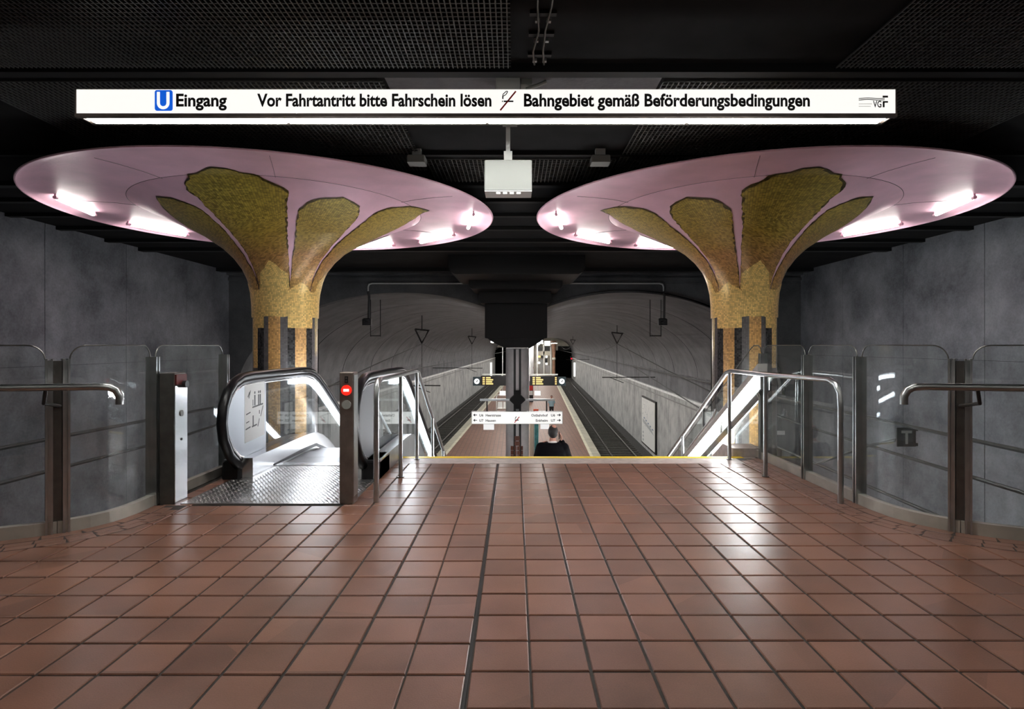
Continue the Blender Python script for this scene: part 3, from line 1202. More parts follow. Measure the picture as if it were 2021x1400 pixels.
def rrect(x0, x1, z0, z1, r, n=5):
    P = []
    for cx_, cz_, a0 in ((x1 - r, z1 - r, 0), (x0 + r, z1 - r, 90), (x0 + r, z0 + r, 180), (x1 - r, z0 + r, 270)):
        for k in range(n + 1):
            a = math.radians(a0 + 90 * k / n)
            P.append((cx_ + r * math.cos(a), cz_ + r * math.sin(a)))
    return P


YF = lambda a, b, d: (a, d, b)
m = MB()
ux0, uz1 = S(306, 178.3)
ux1, uz0 = S(341, 219)
m.prism(rrect(ux0, ux1, uz0, uz1, 0.016), YF, DS - 0.004, DS)
ub = m.obj('u_symbol', 'u_blue', sign)
m = MB()
ax0, az1 = S(310.5, 182)
ax1 = S(335.5, 0)[0]
az0 = S(0, 216.5)[1]
wv = 0.0225
cxu = (ax0 + ax1) / 2
ro = (ax1 - ax0) / 2
ri = ro - wv
zc_ = az0 + ro
outer = [(ax0, az1), (ax0, zc_)] + [(cxu - ro * math.cos(PI * k / 12), zc_ - ro * math.sin(PI * k / 12)) for k in range(1, 12)] + [(ax1, zc_), (ax1, az1)]
inner = [(ax1 - wv, az1), (ax1 - wv, zc_)] + [(cxu + ri * math.cos(PI * k / 12), zc_ - ri * math.sin(PI * k / 12)) for k in range(1, 12)] + [(ax0 + wv, zc_), (ax0 + wv, az1)]
n_ = len(outer)
m.v = [(a, DS - 0.006, b) for a, b in outer] + [(a, DS - 0.006, b) for a, b in inner]
for k in range(n_ - 1):
    m.f.append((k, k + 1, 2 * n_ - 2 - k, 2 * n_ - 1 - k))
m.obj('u_letter', 'sign_face', ub)
# no smoking mark
m = MB()


def bar(mb, p, q, wd, fn):
    (x0, z0), (x1, z1) = p, q
    L = math.hypot(x1 - x0, z1 - z0)
    nx, nz = -(z1 - z0) / L * wd / 2, (x1 - x0) / L * wd / 2
    b = len(mb.v)
    mb.v += [fn(x0 + nx, z0 + nz), fn(x1 + nx, z1 + nz), fn(x1 - nx, z1 - nz), fn(x0 - nx, z0 - nz)]
    mb.f.append((b, b + 1, b + 2, b + 3))


SM = lambda x, y: S(960 + x / 22.45, 170 + y / 22.45)
bar(m, SM(765, 683), SM(1195, 683), 0.011, fs)
bar(m, SM(690, 683), SM(735, 683), 0.010, fs)
bar(m, SM(727, 580), SM(727, 440), 0.009, fs)
for p, q in (((727, 440), (735, 370)), ((735, 370), (880, 235)), ((880, 235), (945, 245)), ((945, 245), (870, 380)), ((870, 380), (750, 450))):
    bar(m, SM(*p), SM(*q), 0.006, fs)
m.obj('cigarette_mark', 'letter_black', sign)
m = MB()
bar(m, SM(615, 1085), SM(1305, 240), 0.0115, lambda a, b: (a, DS - 0.005, b))
m.obj('red_stroke', 'print_red', sign)
# operator logo at the right end
VG = lambda x, y: S(1680 + x / 17.5, 170 + y / 17.5)
m = MB()
bar(m, VG(1075, 370), VG(1262, 370), 0.014, fs)
m.obj('logo_bar', 'letter_black', sign)
m = MB()
bar(m, VG(1080, 552), VG(1262, 552), 0.012, fs)
bar(m, VG(1112, 530), VG(1112, 738), 0.014, fs)
m.obj('logo_mark', 'letter_black', sign)
text_obj('logo_letters', 'VG', VG(745, 0)[0], VG(1035, 0)[0], VG(0, 738)[1], 0.046, fs, 'letter_black', sign, 0.02)
m = MB()
for k in range(14):
    xa, xb = 250 + k * 64, 250 + (k + 1) * 64
    zz = lambda x: 450 + 12 * math.sin(x / 120)
    bar(m, VG(xa, zz(xa) - 22), VG(xb, zz(xb) - 22), 0.006, fs)
    bar(m, VG(xa, zz(xa) + 28), VG(xb, zz(xb) + 28), 0.006, fs)
m.obj('logo_ribbon', 'letter_grey', sign)
m = MB()
for row, xe in ((620, 700), (705, 635)):
    x = 255
    while x < xe:
        bar(m, VG(x, row), VG(x + 30, row), 0.004, fs)
        x += 42
m.obj('logo_small_print', 'letter_grey', sign)
# arm that carries the sign
m = MB()
yb_ = DS + TH_
m.box(-0.1, 0.02, yb_ + 0.001, 4.85, sz1 - 0.05, sz1 - 0.01)
m.box(-0.12, 0.04, yb_ + .001, yb_ + 0.01, sz0 + 0.02, sz1 - 0.005)
m.obj('mounting_arm', 'steel_dark', sign)

# ------------------------------------------------------------------ hanging apparatus box
DB = 4.86
bx = empty('hanging_apparatus_box', ((1003 - 1016) * DB / FPX, DB, 2.5), label='pale grey apparatus box hanging on a pole below the long sign', cat='box')
x0, x1 = W(956, 0, DB)[0], W(1050, 0, DB)[0]
z1, z0 = W(0, 315, DB)[2], W(0, 375, DB)[2]
m = MB()
m.cbox(x0, x1, DB, DB + 0.22, z0, z1, 0.008)
m.obj('housing', 'grey_box', bx)
m = MB()
m.box(x0 + 0.002, x1 - 0.002, DB + 0.004, DB + 0.216, z0 - 0.012, z0 - 0.001)
ud = m.obj('underside_tray', 'white_metal', bx)
for k in range(4):
    xa = W(979 + k * 13.5, 0, DB)[0]
    m = MB()
    m.box(xa, xa + 0.034, DB + 0.02, DB + 0.07, z0 - 0.016, z0 - 0.0125)
    m.obj('led_lens', 'small_lens', ud)
xp = W(1002.5, 0, DB)[0]
m = MB()
m.box(xp - 0.018, xp + 0.018, DB + 0.08, DB + 0.12, z1 + 0.001, ZC - 0.1)
m.obj('pole', 'white_metal', bx)
m = MB()
m.box(xp - 0.035, xp + 0.035, DB + 0.06, DB + 0.14, z1 + 0.0005, z1 + 0.09)
m.obj('pole_clamp', 'white_metal', bx)
m = MB()
m.cbox(xp - 0.10, xp + 0.10, DB - 0.02, DB + 0.2, ZC - 0.15, ZC - 0.022, 0.006)
m.obj('ceiling_bracket', 'white_metal', bx)
m = MB()
m.box(xp + 0.11, xp + 0.20, DB + 0.02, DB + 0.12, ZC - 0.07, ZC - 0.021)
m.tube([(xp + 0.15, DB + 0.05, ZC - 0.10), (xp + 0.26, DB + 0.05, ZC - 0.06), (xp + 0.32, DB + 0.05, ZC - 0.035)], 0.018, 8)
m.obj('cable_socket', 'grey_box', bx)
for px0, px1, lb in ((803, 838, 'small pale ceiling light unit near the left mushroom canopy'), (1168, 1205, 'small pale ceiling light unit near the right mushroom canopy')):
    D_ = 6.62
    xa, xb = W(px0, 0, D_)[0], W(px1, 0, D_)[0]
    rt = empty('ceiling_light_unit', ((xa + xb) / 2, D_, ZC - 0.1), label=lb, cat='ceiling light')
    m = MB()
    m.cbox(xa, xb, D_, D_ + 0.18, ZC - 0.17, ZC - 0.085, 0.01)
    m.obj('housing', 'grey_box', rt)
    m = MB()
    m.box(xa + .05, xb - .05, D_ + 0.05, D_ + 0.12, ZC - 0.085, ZC - 0.001)
    m.obj('bracket', 'white_metal', rt)
# cable run on the ceiling
cr = empty('ceiling_cable_run', (0.19, 4.0, ZC), label='pair of dark cables clipped to the ceiling above the sign', cat='cable')
for dx in (-0.035, 0.04):
    m = MB()
    m.tube([(0.19 + dx * 1.6, 3.2, ZC - 0.03), (0.19 + dx * 1.2, 3.8, ZC - 0.05), (0.19 + dx * .6, 4.1, ZC - 0.04), (0.17 + dx, 4.35, ZC - 0.06), (0.19 + dx, 4.62, ZC - 0.03)], 0.008, 6)
    m.obj('cable', 'steel_dark', cr)
for y in (3.92, 4.18, 4.48):
    m = MB()
    m.box(0.10, 0.28, y, y + 0.04, ZC - 0.022, ZC - 0.001)
    bk = m.obj('clip_bar', 'black_plastic', cr)
    for dx in (-0.035, 0.04):
        m = MB()
        m.box(0.19 + dx - 0.016, 0.19 + dx + 0.016, y + 0.06, y + 0.09, ZC - 0.04, ZC - 0.02)
        m.obj('clip', 'white_metal', bk)

# ------------------------------------------------------------------ hall luminaires behind and above the camera
k_ = 0
pos_words = {-5.5: 'far left row', -2.0: 'inner left row', 2.0: 'inner right row', 5.5: 'far right row'}
for yy, yw in ((-4.5, 'at the back of the hall'), (-1.2, 'in the middle of the hall'), (1.6, 'over the floor before the sign')):
    for xx in (-5.5, -2.0, 2.0, 5.5):
        rt = empty('ceiling_luminaire', (xx, yy, ZC), label='linear ceiling luminaire %s, %s' % (yw, pos_words[xx]), cat='ceiling light', group='hall ceiling luminaires')
        m = MB()
        m.box(xx - 0.8, xx + 0.8, yy - 0.09, yy + 0.09, ZC - 0.07, ZC - 0.001)
        m.obj('housing', 'white_metal', rt)
        m = MB()
        m.box(xx - 0.75, xx + 0.75, yy - 0.075, yy + 0.075, ZC - 0.085, ZC - 0.0705)
        m.obj('diffuser', 'hall_tube', rt)

# ------------------------------------------------------------------ glass balustrades
GZ = EYE


def sweep(P, s0, s1, half, z0, z1, step=0.06):
    m = MB()
    n = max(2, int((s1 - s0) / step))
    R = []
    for k in range(n + 1):
        (x, y), (dx, dy) = path_at(P, s0 + (s1 - s0) * k / n)
        # averaged tangent
        (xa, ya), _ = path_at(P, max(0, s0 + (s1 - s0) * k / n - 0.04))
        (xb, yb), _ = path_at(P, s0 + (s1 - s0) * k / n + 0.04)
        L = math.hypot(xb - xa, yb - ya)
        nx, ny = (yb - ya) / L, -(xb - xa) / L
        R.append([(x + nx * half, y + ny * half, z0), (x + nx * half, y + ny * half, z1), (x - nx * half, y - ny * half, z1), (x - nx * half, y - ny * half, z0)])
    m.rings(R, True, True)
    return m


def glass_panel(P, s0, s1, parent, r=0.10, z0=0.09):
    n = 40
    ss = sorted(set([s0 + r * (1 - math.cos(PI / 2 * k / 8)) for k in range(9)] + [s1 - r * (1 - math.cos(PI / 2 * k / 8)) for k in range(9)] + [s0 + (s1 - s0) * k / n for k in range(n + 1)]))

    def top(s):
        d = min(s - s0, s1 - s)
        if d >= r:
            return GZ
        return GZ - r + math.sqrt(max(0, r * r - (r - d) ** 2))

    def nrm(s):
        (xa, ya), _ = path_at(P, max(0, s - 0.04))
        (xb, yb), _ = path_at(P, s + 0.04)
        L = math.hypot(xb - xa, yb - ya)
        return (yb - ya) / L, -(xb - xa) / L
    m = MB()
    R = []
    E_ = MB()
    RE = []
    for s in ss:
        (x, y), _ = path_at(P, s)
        nx, ny = nrm(s)
        h = 0.006
        t = top(s)
        R.append([(x + nx * h, y + ny * h, z0), (x + nx * h, y + ny * h, t), (x - nx * h, y - ny * h, t), (x - nx * h, y - ny * h, z0)])
    m.v = []
    m.rings(R, False, False)
    pane = m.obj('glass_pane', 'glass', parent, smooth=False)
    pts = []
    for s in ss:
        (x, y), _ = path_at(P, s)
        pts.append((x, y, top(s)))
    E_.tube(pts, 0.005, 5)
    E_.obj('polished_edge', 'steel_dark', pane)
    return pane


def post(P, s, parent, wd=0.052, ht=1.235, dp=0.045, mat='steel'):
    (x, y), (dx, dy) = path_at(P, s)
    M_ = Matrix.Translation((x, y, 0)) @ Matrix.Rotation(math.atan2(dy, dx), 4, 'Z')
    m = MB()
    m.box(-wd / 2, -wd / 2 + wd * .3, -dp, dp, 0.0, ht, M_)
    m.box(wd / 2 - wd * .3, wd / 2, -dp, dp, 0.0, ht, M_)
    m.box(-wd * .22, wd * .22, -dp * .6, dp * .6, 0.0, ht - 0.01, M_)
    o = m.obj('post', mat, parent)
    return o


def handrail(mb, pts, r=0.022):
    mb.tube(pts, r, 12)
    return mb


def balustrade(P, sg, posts, dbl, label):
    rt = empty('glass_balustrade', (P[3][0], P[3][1], 0), label=label, cat='balustrade')
    s_a = path_len(P, 7.0 if sg > 0 else 6.15)
    s_end = s_a + (9.0 if sg > 0 else 8.1)
    ps = [path_len(P, y) for y in posts]
    # location of the double post
    sd = 0
    while abs(path_at(P, sd)[0][0]) < dbl or path_at(P, sd)[0][1] > 4.6:
        sd += 0.01
    joint = sd
    for a, b in ((s_a, joint), (joint + 0.004, s_end)):
        sweep(P, a, b, 0.03, 0.0, 0.088).obj('kerb_plinth', 'kerb_steel', rt)
    for q in ps:
        post(P, q, rt)
    for q in (sd - 0.045, sd + 0.045):
        post(P, q, rt, 0.042)
    (x, y), (dx, dy) = path_at(P, sd)
    M_ = Matrix.Translation((x, y, 0)) @ Matrix.Rotation(math.atan2(dy, dx), 4, 'Z')
    m = MB()
    m.box(-0.024, 0.024, -0.012, 0.012, 0.0, 1.22, M_)
    m.obj('post_filler', 'steel_dark', rt)
    st = ps + [sd]
    for a, b in zip(st, st[1:]):
        e = 0.035 if b != sd else 0.07
        glass_panel(P, a + 0.035, b - e, rt)
    a = sd + 0.07
    glass_panel(P, a, a + 1.35, rt)
    glass_panel(P, a + 1.45, a + 2.8, rt)
    glass_panel(P, a + 2.9, a + 4.6, rt)
    for q in (a + 1.4, a + 2.85):
        post(P, q, rt)
    # hand rail that starts beside the double post
    k = 1 if sg > 0 else -1
    pts = [(2.605, 3.93, 0.935), (2.605, 3.93, 0.99), (2.625, 3.925, 1.03), (2.66, 3.915, 1.05), (2.72, 3.90, 1.056), (3.0, 3.835, 1.056), (3.3, 3.76, 1.056), (3.8, 3.56, 1.056), (4.4, 3.40, 1.056), (8.3, 3.25, 1.056)]
    m = MB()
    handrail(m, [(k * x - (0.04 if k < 0 else 0), y, z) for x, y, z in pts], 0.024)
    hr = m.obj('handrail', 'steel', rt, smooth=True)
    (x, y), _ = path_at(P, sd)
    hx = k * 3.02 - (0.04 if k < 0 else 0)
    m = MB()
    m.tube([(x, y - 0.02, 0.90), ((x + hx) / 2, y - 0.1, 0.91), (hx + k * 0.02, 3.84, 0.95), (hx, 3.83, 1.035)], 0.012, 8)
    m.obj('rail_bracket', 'black_plastic', hr, smooth=True)
    return rt


balustrade(KR, 1, (6.86, 5.83, 4.94), 3.17, 'curved glass balustrade with steel posts beside the stairs')
balustrade(KL, -1, (6.10, 4.90), 3.24, 'curved glass balustrade with steel posts left of the escalator')

# ------------------------------------------------------------------ stairs
SLOPE = 0.56
stair = empty('staircase', (0.7, YL, ZP), label='stone staircase going down from the yellow edge to the platform', cat='staircase')
tm_ = MB()
tm_.box(-1.9, 1.9, 0, 0.30, -0.17, 0)
sm = tm_.mesh('step', 'stair_stone')
for k in range(1, 28):
    link('step', sm, stair, loc=(0.70, YL + 0.3 * (k - 1) + 0.004, -0.168 * k))
m = MB()
m.prism([(YL, -0.45), (YL, -0.36), (YL + 8.1, -0.36 - 8.1 * SLOPE), (YL + 8.1, -0.6 - 8.1 * SLOPE)], lambda a, b, d: (d, a, b), -1.2, 2.6)
m.obj('stringer_slab', 'concrete_end', stair)
for x0, x1 in ((2.605, 2.95),):
    m = MB()
    m.prism([(YL + .01, -0.45), (YL + .01, 0.10), (YL + 0.35, 0.10), (YL + 8.1, 0.1 - 7.75 * SLOPE), (YL + 8.1, -0.6 - 8.1 * SLOPE)], lambda a, b, d: (d, a, b), x0, x1)
    m.obj('side_cheek', 'light_stone', stair)

# right stair hand rail
def rail_thing(name, top, posts, label, group, mid=None):
    rt = empty(name, (posts[0][0], posts[0][1], 0), label=label, cat='handrail')
    m = MB()
    handrail(m, top, 0.024)
    m.obj('rail', 'steel', rt, smooth=True)
    for x, y, z0, z1 in posts:
        m = MB()
        m.tube([(x, y, z0), (x, y, z1)], 0.021, 12)
        p_ = m.obj('post', 'steel', rt, smooth=True)
        m = MB()
        m.tube([(x, y, z0), (x, y, z0 + 0.008)], 0.035, 12)
        m.obj('base_ring', 'steel_dark', p_)
    return rt


RZ = 1.035
pr = [(2.735, 4.93, 0.0), (2.735, 4.93, 0.80), (2.733, 4.94, 0.93), (2.725, 4.98, 1.0), (2.71, 5.06, RZ), (2.66, 5.3, RZ), (2.54, 5.93, RZ), (2.50, 6.78, RZ), (2.49, 6.92, RZ - 0.03)]
for k in range(1, 12):
    pr.append((2.49, 6.92 + k * 0.6, RZ - 0.03 - SLOPE * k * 0.6))
rt = rail_thing('stair_handrail', pr, [(2.54, 5.95, 0.0, 1.01), (2.50, 6.84, 0.0, 1.0)], 'bent steel stair handrail on three posts at the right of the stairs', None)
for k in (3, 7):
    y = 6.92 + k * 0.6
    z = RZ - 0.03 - SLOPE * k * 0.6
    m = MB()
    m.tube([(2.49, y, z), (2.49, y, z - 1.0)], 0.02, 10)
    m.obj('post', 'steel', rt, smooth=True)
m = MB()
m.tube([(2.47, 7.2, 0.55), (2.47, 7.3, 0.45), (2.47, 12, -2.2)], 0.015, 8)
m.obj('lower_rail', 'steel', rt, smooth=True)
pl_ = [(-1.175, 4.98, 0.0), (-1.175, 4.98, 0.86), (-1.174, 4.99, 0.97), (-1.172, 5.03, 1.02), (-1.17, 5.12, RZ), (-1.15, 5.9, RZ), (-1.14, 6.80, RZ), (-1.14, 6.94, RZ - 0.03)]
for k in range(1, 12):
    pl_.append((-1.14, 6.94 + k * 0.6, RZ - 0.03 - SLOPE * k * 0.6))
rt = rail_thing('stair_handrail', pl_, [(-1.15, 5.92, 0.0, 1.02), (-1.14, 6.84, 0.0, 1.01)], 'bent steel stair handrail between the escalator and the stairs', None)
for k in (2, 4, 7):
    y = 6.94 + k * 0.6
    z = RZ - 0.03 - SLOPE * k * 0.6
    m = MB()
    m.tube([(-1.14, y, z), (-1.14, y, z - 0.98)], 0.02, 10)
    m.obj('post', 'steel', rt, smooth=True)

# glazed screen and the sloping light along the right of the stairs
sl = empty('stair_glass_screen', (2.9, 7.0, 0), label='sloping glass screen falling along the right side of the stairs', cat='glass screen')
m = MB()
gp = [(6.90, 0.09), (6.90, GZ - 0.1), (6.93, GZ - 0.03), (7.0, GZ), (7.12, GZ), (7.22, GZ - 0.04), (12.5, GZ - 0.04 - 5.28 * SLOPE), (12.5, 0.105 - 5.15 * SLOPE), (7.35, 0.105), (7.1, 0.105)]
m.prism(gp, lambda a, b, d: (d, a, b), 2.895, 2.907)
pn = m.obj('glass_pane', 'glass', sl)
m = MB()
m.tube([(2.901, a, b) for a, b in gp[1:7]], 0.006, 6)
m.obj('polished_edge', 'steel_dark', pn)
m = MB()
m.box(2.885, 2.917, 9.0, 9.05, -1.2, 0.35)
m.obj('post', 'steel', sl)
sg_ = empty('stair_light', (2.84, 7.0, 0.4), label='bright sloping fluorescent light along the right side of the stairs', cat='light')
SL = 0.545


def zs(y):
    return 0.875 - SL * (y - 6.82)


def slant(m, y0, y1, a, b, x0, x1):
    m.prism([(y0, zs(y0) + a), (y0, zs(y0) + b), (y1, zs(y1) + b), (y1, zs(y1) + a)], lambda p, q, d: (d, p, q), x0, x1)
    return m


slant(MB(), 6.72, 12.5, 0.10, 0.19, 2.78, 2.89).obj('channel', 'white_metal', sg_)
slant(MB(), 6.72, 12.5, -0.12, -0.10, 2.80, 2.89).obj('lower_edge', 'steel_bright', sg_)
for a, b in ((6.84, 8.0), (8.12, 9.5), (9.62, 11.0), (11.12, 12.4)):
    slant(MB(), a, b, -0.085, 0.085, 2.845, 2.88).obj('diffuser', 'stair_tube', sg_)
    slant(MB(), b + 0.01, b + 0.10, -0.07, 0.07, 2.83, 2.885).obj('lamp_holder', 'steel_dark', sg_)

# ------------------------------------------------------------------ escalator
esc = empty('escalator', (-2.1, 6.0, 0), label='down escalator with black handrails and a chequered steel landing plate', cat='escalator')
HR = [(6.5, 0.085), (6.2, 0.085), (5.98, 0.095), (5.80, 0.15), (5.63, 0.28), (5.52, 0.44), (5.485, 0.60), (5.52, 0.76), (5.60, 0.88), (5.72, 0.965), (5.88, 1.01), (6.1, 1.02), (6.9, 1.015), (7.5, 1.01), (7.75, 1.0), (7.95, 0.965), (8.15, 0.89), (8.4, 0.76), (8.8, 0.53), (13.5, 0.53 - 4.7 * 0.577)]


def inset(P, d):
    out = []
    for i, p in enumerate(P):
        a = Vector(P[max(0, i - 1)])
        b = Vector(P[min(len(P) - 1, i + 1)])
        t = (b - a).normalized()
        n = Vector((t.y, -t.x))      # to the inside of the loop (right of travel)
        out.append((p[0] + n.x * d, p[1] + n.y * d))
    return out


for xg, nm, inner in ((-2.74, 'left', 1), (-1.50, 'right', -1)):
    m = MB()
    HS = []
    for i in range(len(HR)):
        HS.append((xg, HR[i][0], HR[i][1]))
    m.tube(HS, 0.046, 12, True, 0.95)
    hr = m.obj('handrail', 'rubber', esc, smooth=True)
    m = MB()
    ins = inset(HR, 0.052)
    m.tube([(xg, a, b) for a, b in ins], 0.030, 8)
    m.obj('handrail_guide', 'black_plastic', hr, smooth=True)
    m = MB()
    m.tube([(xg, a, b) for a, b in inset(HR, 0.088)], 0.014, 8)
    m.obj('guide_trim', 'steel_bright', hr, smooth=True)
    # panel silhouettes follow the guide
    ins2 = inset(HR, 0.095)
    newel = [p for p in ins2 if p[0] <= 6.45]
    newel = sorted(newel, key=lambda p: 0)
    top = [p for p in ins2 if p[1] > 0.6 and p[0] < 6.44]
    loop = [p for p in ins2[1:12]]
    poly = [(6.44, 0.15)] + [(a, b) for a, b in loop if a < 6.44] + [(6.44, 0.953)]
    m = MB()
    m.prism(poly, lambda a, b, d: (d, a, b), xg - 0.012, xg + 0.012)
    npn = m.obj('newel_panel', 'newel_steel', esc)
    # glass panes
    tops = [(6.46, 0.953)] + [p for p in ins2[12:]]

    def ztop(y):
        for a, b in zip(tops, tops[1:]):
            if a[0] <= y <= b[0]:
                return a[1] + (b[1] - a[1]) * (y - a[0]) / (b[0] - a[0])
        return tops[-1][1]

    def zdeck(y):
        if y < 7.45:
            return 0.21
        if y < 8.35:
            t = (y - 7.45) / 0.9
            return 0.21 - 0.26 * t * t
        return -0.05 - 0.577 * (y - 8.35)
    for a, b in ((6.46, 7.13), (7.145, 8.6), (8.615, 10.1), (10.115, 11.6), (11.615, 13.3)):
        n = 10
        yy = [a + (b - a) * k / n for k in range(n + 1)]
        m = MB()
        m.prism([(y, zdeck(y) - 0.05) for y in yy] + [(y, ztop(y)) for y in reversed(yy)], lambda p, q, d: (d, p, q), xg - 0.005, xg + 0.005)
        m.obj('glass_pane', 'glass_escalator', esc)
    # light band under the hand rail on the slope
    yy = [7.2 + k * 0.25 for k in range(24)]
    for side in (1, -1):
        m = MB()
        xa, xb = sorted((xg + side * 0.010, xg + side * 0.034))
        m.prism([(y, ztop(y) - 0.062) for y in yy] + [(y, ztop(y) - 0.014) for y in reversed(yy)], lambda p, q, d: (d, p, q), xa, xb)
        m.obj('light_band', 'escalator_tube', esc)
    # inner deck and skirting, outer deck
    yy = [5.84] + [6.0 + 0.2 * k for k in range(37)]
    for xa, xb, dz, mat, nmn in ((xg + inner * 0.02, xg + inner * 0.135, 0, 'steel_bright', 'inner_deck'), (xg - inner * 0.02, xg - inner * 0.16, -0.02, 'steel', 'outer_deck')):
        xa, xb = sorted((xa, xb))
        m = MB()
        m.prism([(y, min(zdeck(y) + dz, 0.21 + dz) - (0.25 if y < 7 else 0.45)) if y > 6.5 else (y, 0.004) for y in yy] + [(y, zdeck(y) + dz) for y in reversed(yy)], lambda p, q, d: (d, p, q), xa, xb)
        m.obj(nmn, mat, esc)
    m = MB()
    xa, xb = sorted((xg - inner * 0.16, xg + inner * 0.02))
    m.cbox(xa, xb, 5.80, 6.3, 0.003, 0.19, 0.02)
    m.obj('newel_base', 'rubber', esc)
    m = MB()
    xs_ = xg + inner * 0.1365
    m.prism([(6.35, 0.03), (6.35, 0.05), (7.3, 0.06), (7.7, 0.05), (8.2, -0.11), (9.0, -0.56), (9.0, -0.62), (8.2, -0.16), (7.7, 0.01), (7.3, 0.02)], lambda p, q, d: (d, p, q), xs_ - 0.004, xs_ + 0.004)
    m.obj('brush_strip', 'black_plastic', esc)
# notices on the left newel panel
fn = lambda a, b: (-2.7265, a, b)
m = MB()
m.prism([(5.93, 0.34), (5.93, 0.93), (6.40, 0.945), (6.40, 0.36)], lambda a, b, d: (d, a, b), -2.7279, -2.7268)
nt_ = m.obj('notice_sheet', 'white_paint', esc)
m = MB()
# four pictogram figures and rules
for y, s_ in ((6.16, 1.0), (6.25, 1.0), (6.29, 1.0)):
    z = 0.70
    b0 = len(m.v)
    m.v += [fn(y + 0.016 * math.cos(k * PI / 4), z + 0.135 + 0.016 * math.sin(k * PI / 4)) for k in range(8)]
    m.f.append(tuple(range(b0, b0 + 8)))
    bar(m, (y, z), (y, z + 0.11), 0.03, fn)
bar(m, (6.115, 0.70), (6.115, 0.765), 0.016, fn)
bar(m, (6.10, 0.685), (6.36, 0.70), 0.016, fn)
bar(m, (6.0, 0.80), (6.04, 0.85), 0.016, fn)
bar(m, (6.02, 0.785), (6.06, 0.865), 0.014, fn)
bar(m, (5.96, 0.625), (6.06, 0.64), 0.012, fn)
bar(m, (6.12, 0.49), (6.12, 0.60), 0.028, fn)
bar(m, (6.09, 0.485), (6.21, 0.495), 0.016, fn)
bar(m, (5.95, 0.475), (6.06, 0.49), 0.014, fn)
bar(m, (5.96, 0.54), (6.03, 0.55), 0.010, fn)
bar(m, (6.30, 0.57), (6.36, 0.68), 0.016, fn)
bar(m, (6.27, 0.60), (6.27, 0.64), 0.02, fn)
bar(m, (6.23, 0.47), (6.27, 0.55), 0.016, fn)
m.obj('pictogram', 'letter_black', nt_)
# landing plate with raised studs
m = MB()
m.box(-2.80, -1.37, 4.915, 6.46, -0.004, 0.006)
lp = m.obj('landing_plate', 'checker_plate', esc)
m = MB()
k = 0
y = 4.94
row = 0
while y < 6.42:
    x = -2.78 + (0.019 if row % 2 else 0)
    while x < -1.39:
        if not ((x < -2.58 or x > -1.66) and y > 5.8):
            a = PI / 4 if (k % 2) else -PI / 4
            c_, s_ = math.cos(a), math.sin(a)
            b0 = len(m.v)
            for (p, q, z) in ((-.016, 0, .0055), (0, -.006, .0055), (.016, 0, .0055), (0, .006, .0055), (-.008, 0, .0092), (.008, 0, .0092)):
                m.v.append((x + p * c_ - q * s_, y + p * s_ + q * c_, z))
            m.f += [(b0, b0 + 1, b0 + 5, b0 + 4), (b0 + 1, b0 + 2, b0 + 5), (b0 + 2, b0 + 3, b0 + 4, b0 + 5), (b0 + 3, b0, b0 + 4)]
        x += 0.038
        k += 1
    y += 0.03
    row += 1
m.obj('raised_studs', 'checker_plate', lp, kind='stuff')
m = MB()
m.box(-2.60, -1.64, 6.46, 6.58, -0.02, 0.012)
for k in range(48):
    x = -2.595 + k * 0.02
    m.box(x, x + 0.008, 6.58, 6.64, -0.015, 0.006)
m.obj('comb_plate', 'steel_bright', esc)
m = MB()
m.box(-0.48, 0.48, 0, 0.395, -0.012, 0)
for k in range(48):
    x = -0.476 + k * 0.02
    m.box(x, x + 0.008, 0.004, 0.39, 0, 0.008)
m.box(-0.48, 0.48, 0, 0.012, -0.22, -0.012)
stm = m.mesh('step', 'step_metal')
zc_ = -0.01
y = 6.62
for k in range(16):
    dr = (0, 0, 0.03, 0.10, 0.18)[k] if k < 5 else 0.231
    zc_ -= dr
    link('step', stm, esc, loc=(-2.12, y, zc_))
    y += 0.40
m = MB()
m.prism([(6.5, -0.5), (6.5, -0.32), (7.6, -0.36), (13.3, -0.9 - 5.7 * 0.577), (13.3, -1.2 - 5.7 * 0.577)], lambda a, b, d: (d, a, b), -2.9, -1.35)
m.obj('truss_casing', 'black_pier', esc)

# ------------------------------------------------------------------ pedestals either side of the landing plate
pd = empty('escalator_pedestal', (-1.4, 4.95, 0), label='brown steel pedestal with a red no entry lamp right of the escalator', cat='pedestal')
px0, px1 = -1.468, -1.352
m = MB()
m.cbox(px0, px1, 4.915, 5.06, 0.0, 1.105, 0.006)
m.obj('casing', 'steel_brown', pd)
m = MB()
m.box(px1 - 0.002, px1 + 0.003, 4.925, 5.05, 0.06, 1.08)
m.obj('side_cover', 'steel', pd)
xc_ = (684 - 1016) * 4.915 / FPX
m = MB()
m.disc((xc_, 4.904, W(0, 770.5, 4.915)[2]), 0.043, 'y', 0.012, 28)
rl = m.obj('no_entry_lamp', 'red_lamp', pd, label='glowing red no entry disc')
m = MB()
zz_ = W(0, 770.5, 4.915)[2]
m.box(xc_ - 0.023, xc_ + 0.023, 4.9, 4.9035, zz_ - 0.011, zz_ + 0.011)
m.obj('white_bar', 'white_bar', rl)
m = MB()
m.disc((xc_, 4.906, W(0, 799, 4.915)[2]), 0.038, 'y', 0.010, 28)
gl_ = m.obj('unlit_lamp', 'grey_box', pd, label='unlit grey round lamp')
m = MB()
m.box(xc_ - 0.014, xc_ + 0.014, 4.9085, 4.9145, W(0, 756, 4.915)[2], W(0, 743, 4.915)[2])
kp = m.obj('key_plate', 'black_plastic', pd)
m = MB()
for dz in (0.012, -0.012):
    m.disc((xc_, 4.9045, W(0, 749.5, 4.915)[2] + dz), 0.008, 'y', 0.003, 12)
m.obj('key_hole', 'steel_dark', kp)
pd = empty('escalator_pedestal', (-2.9, 4.95, 0), label='dark steel pedestal with a key switch left of the escalator', cat='pedestal')
m = MB()
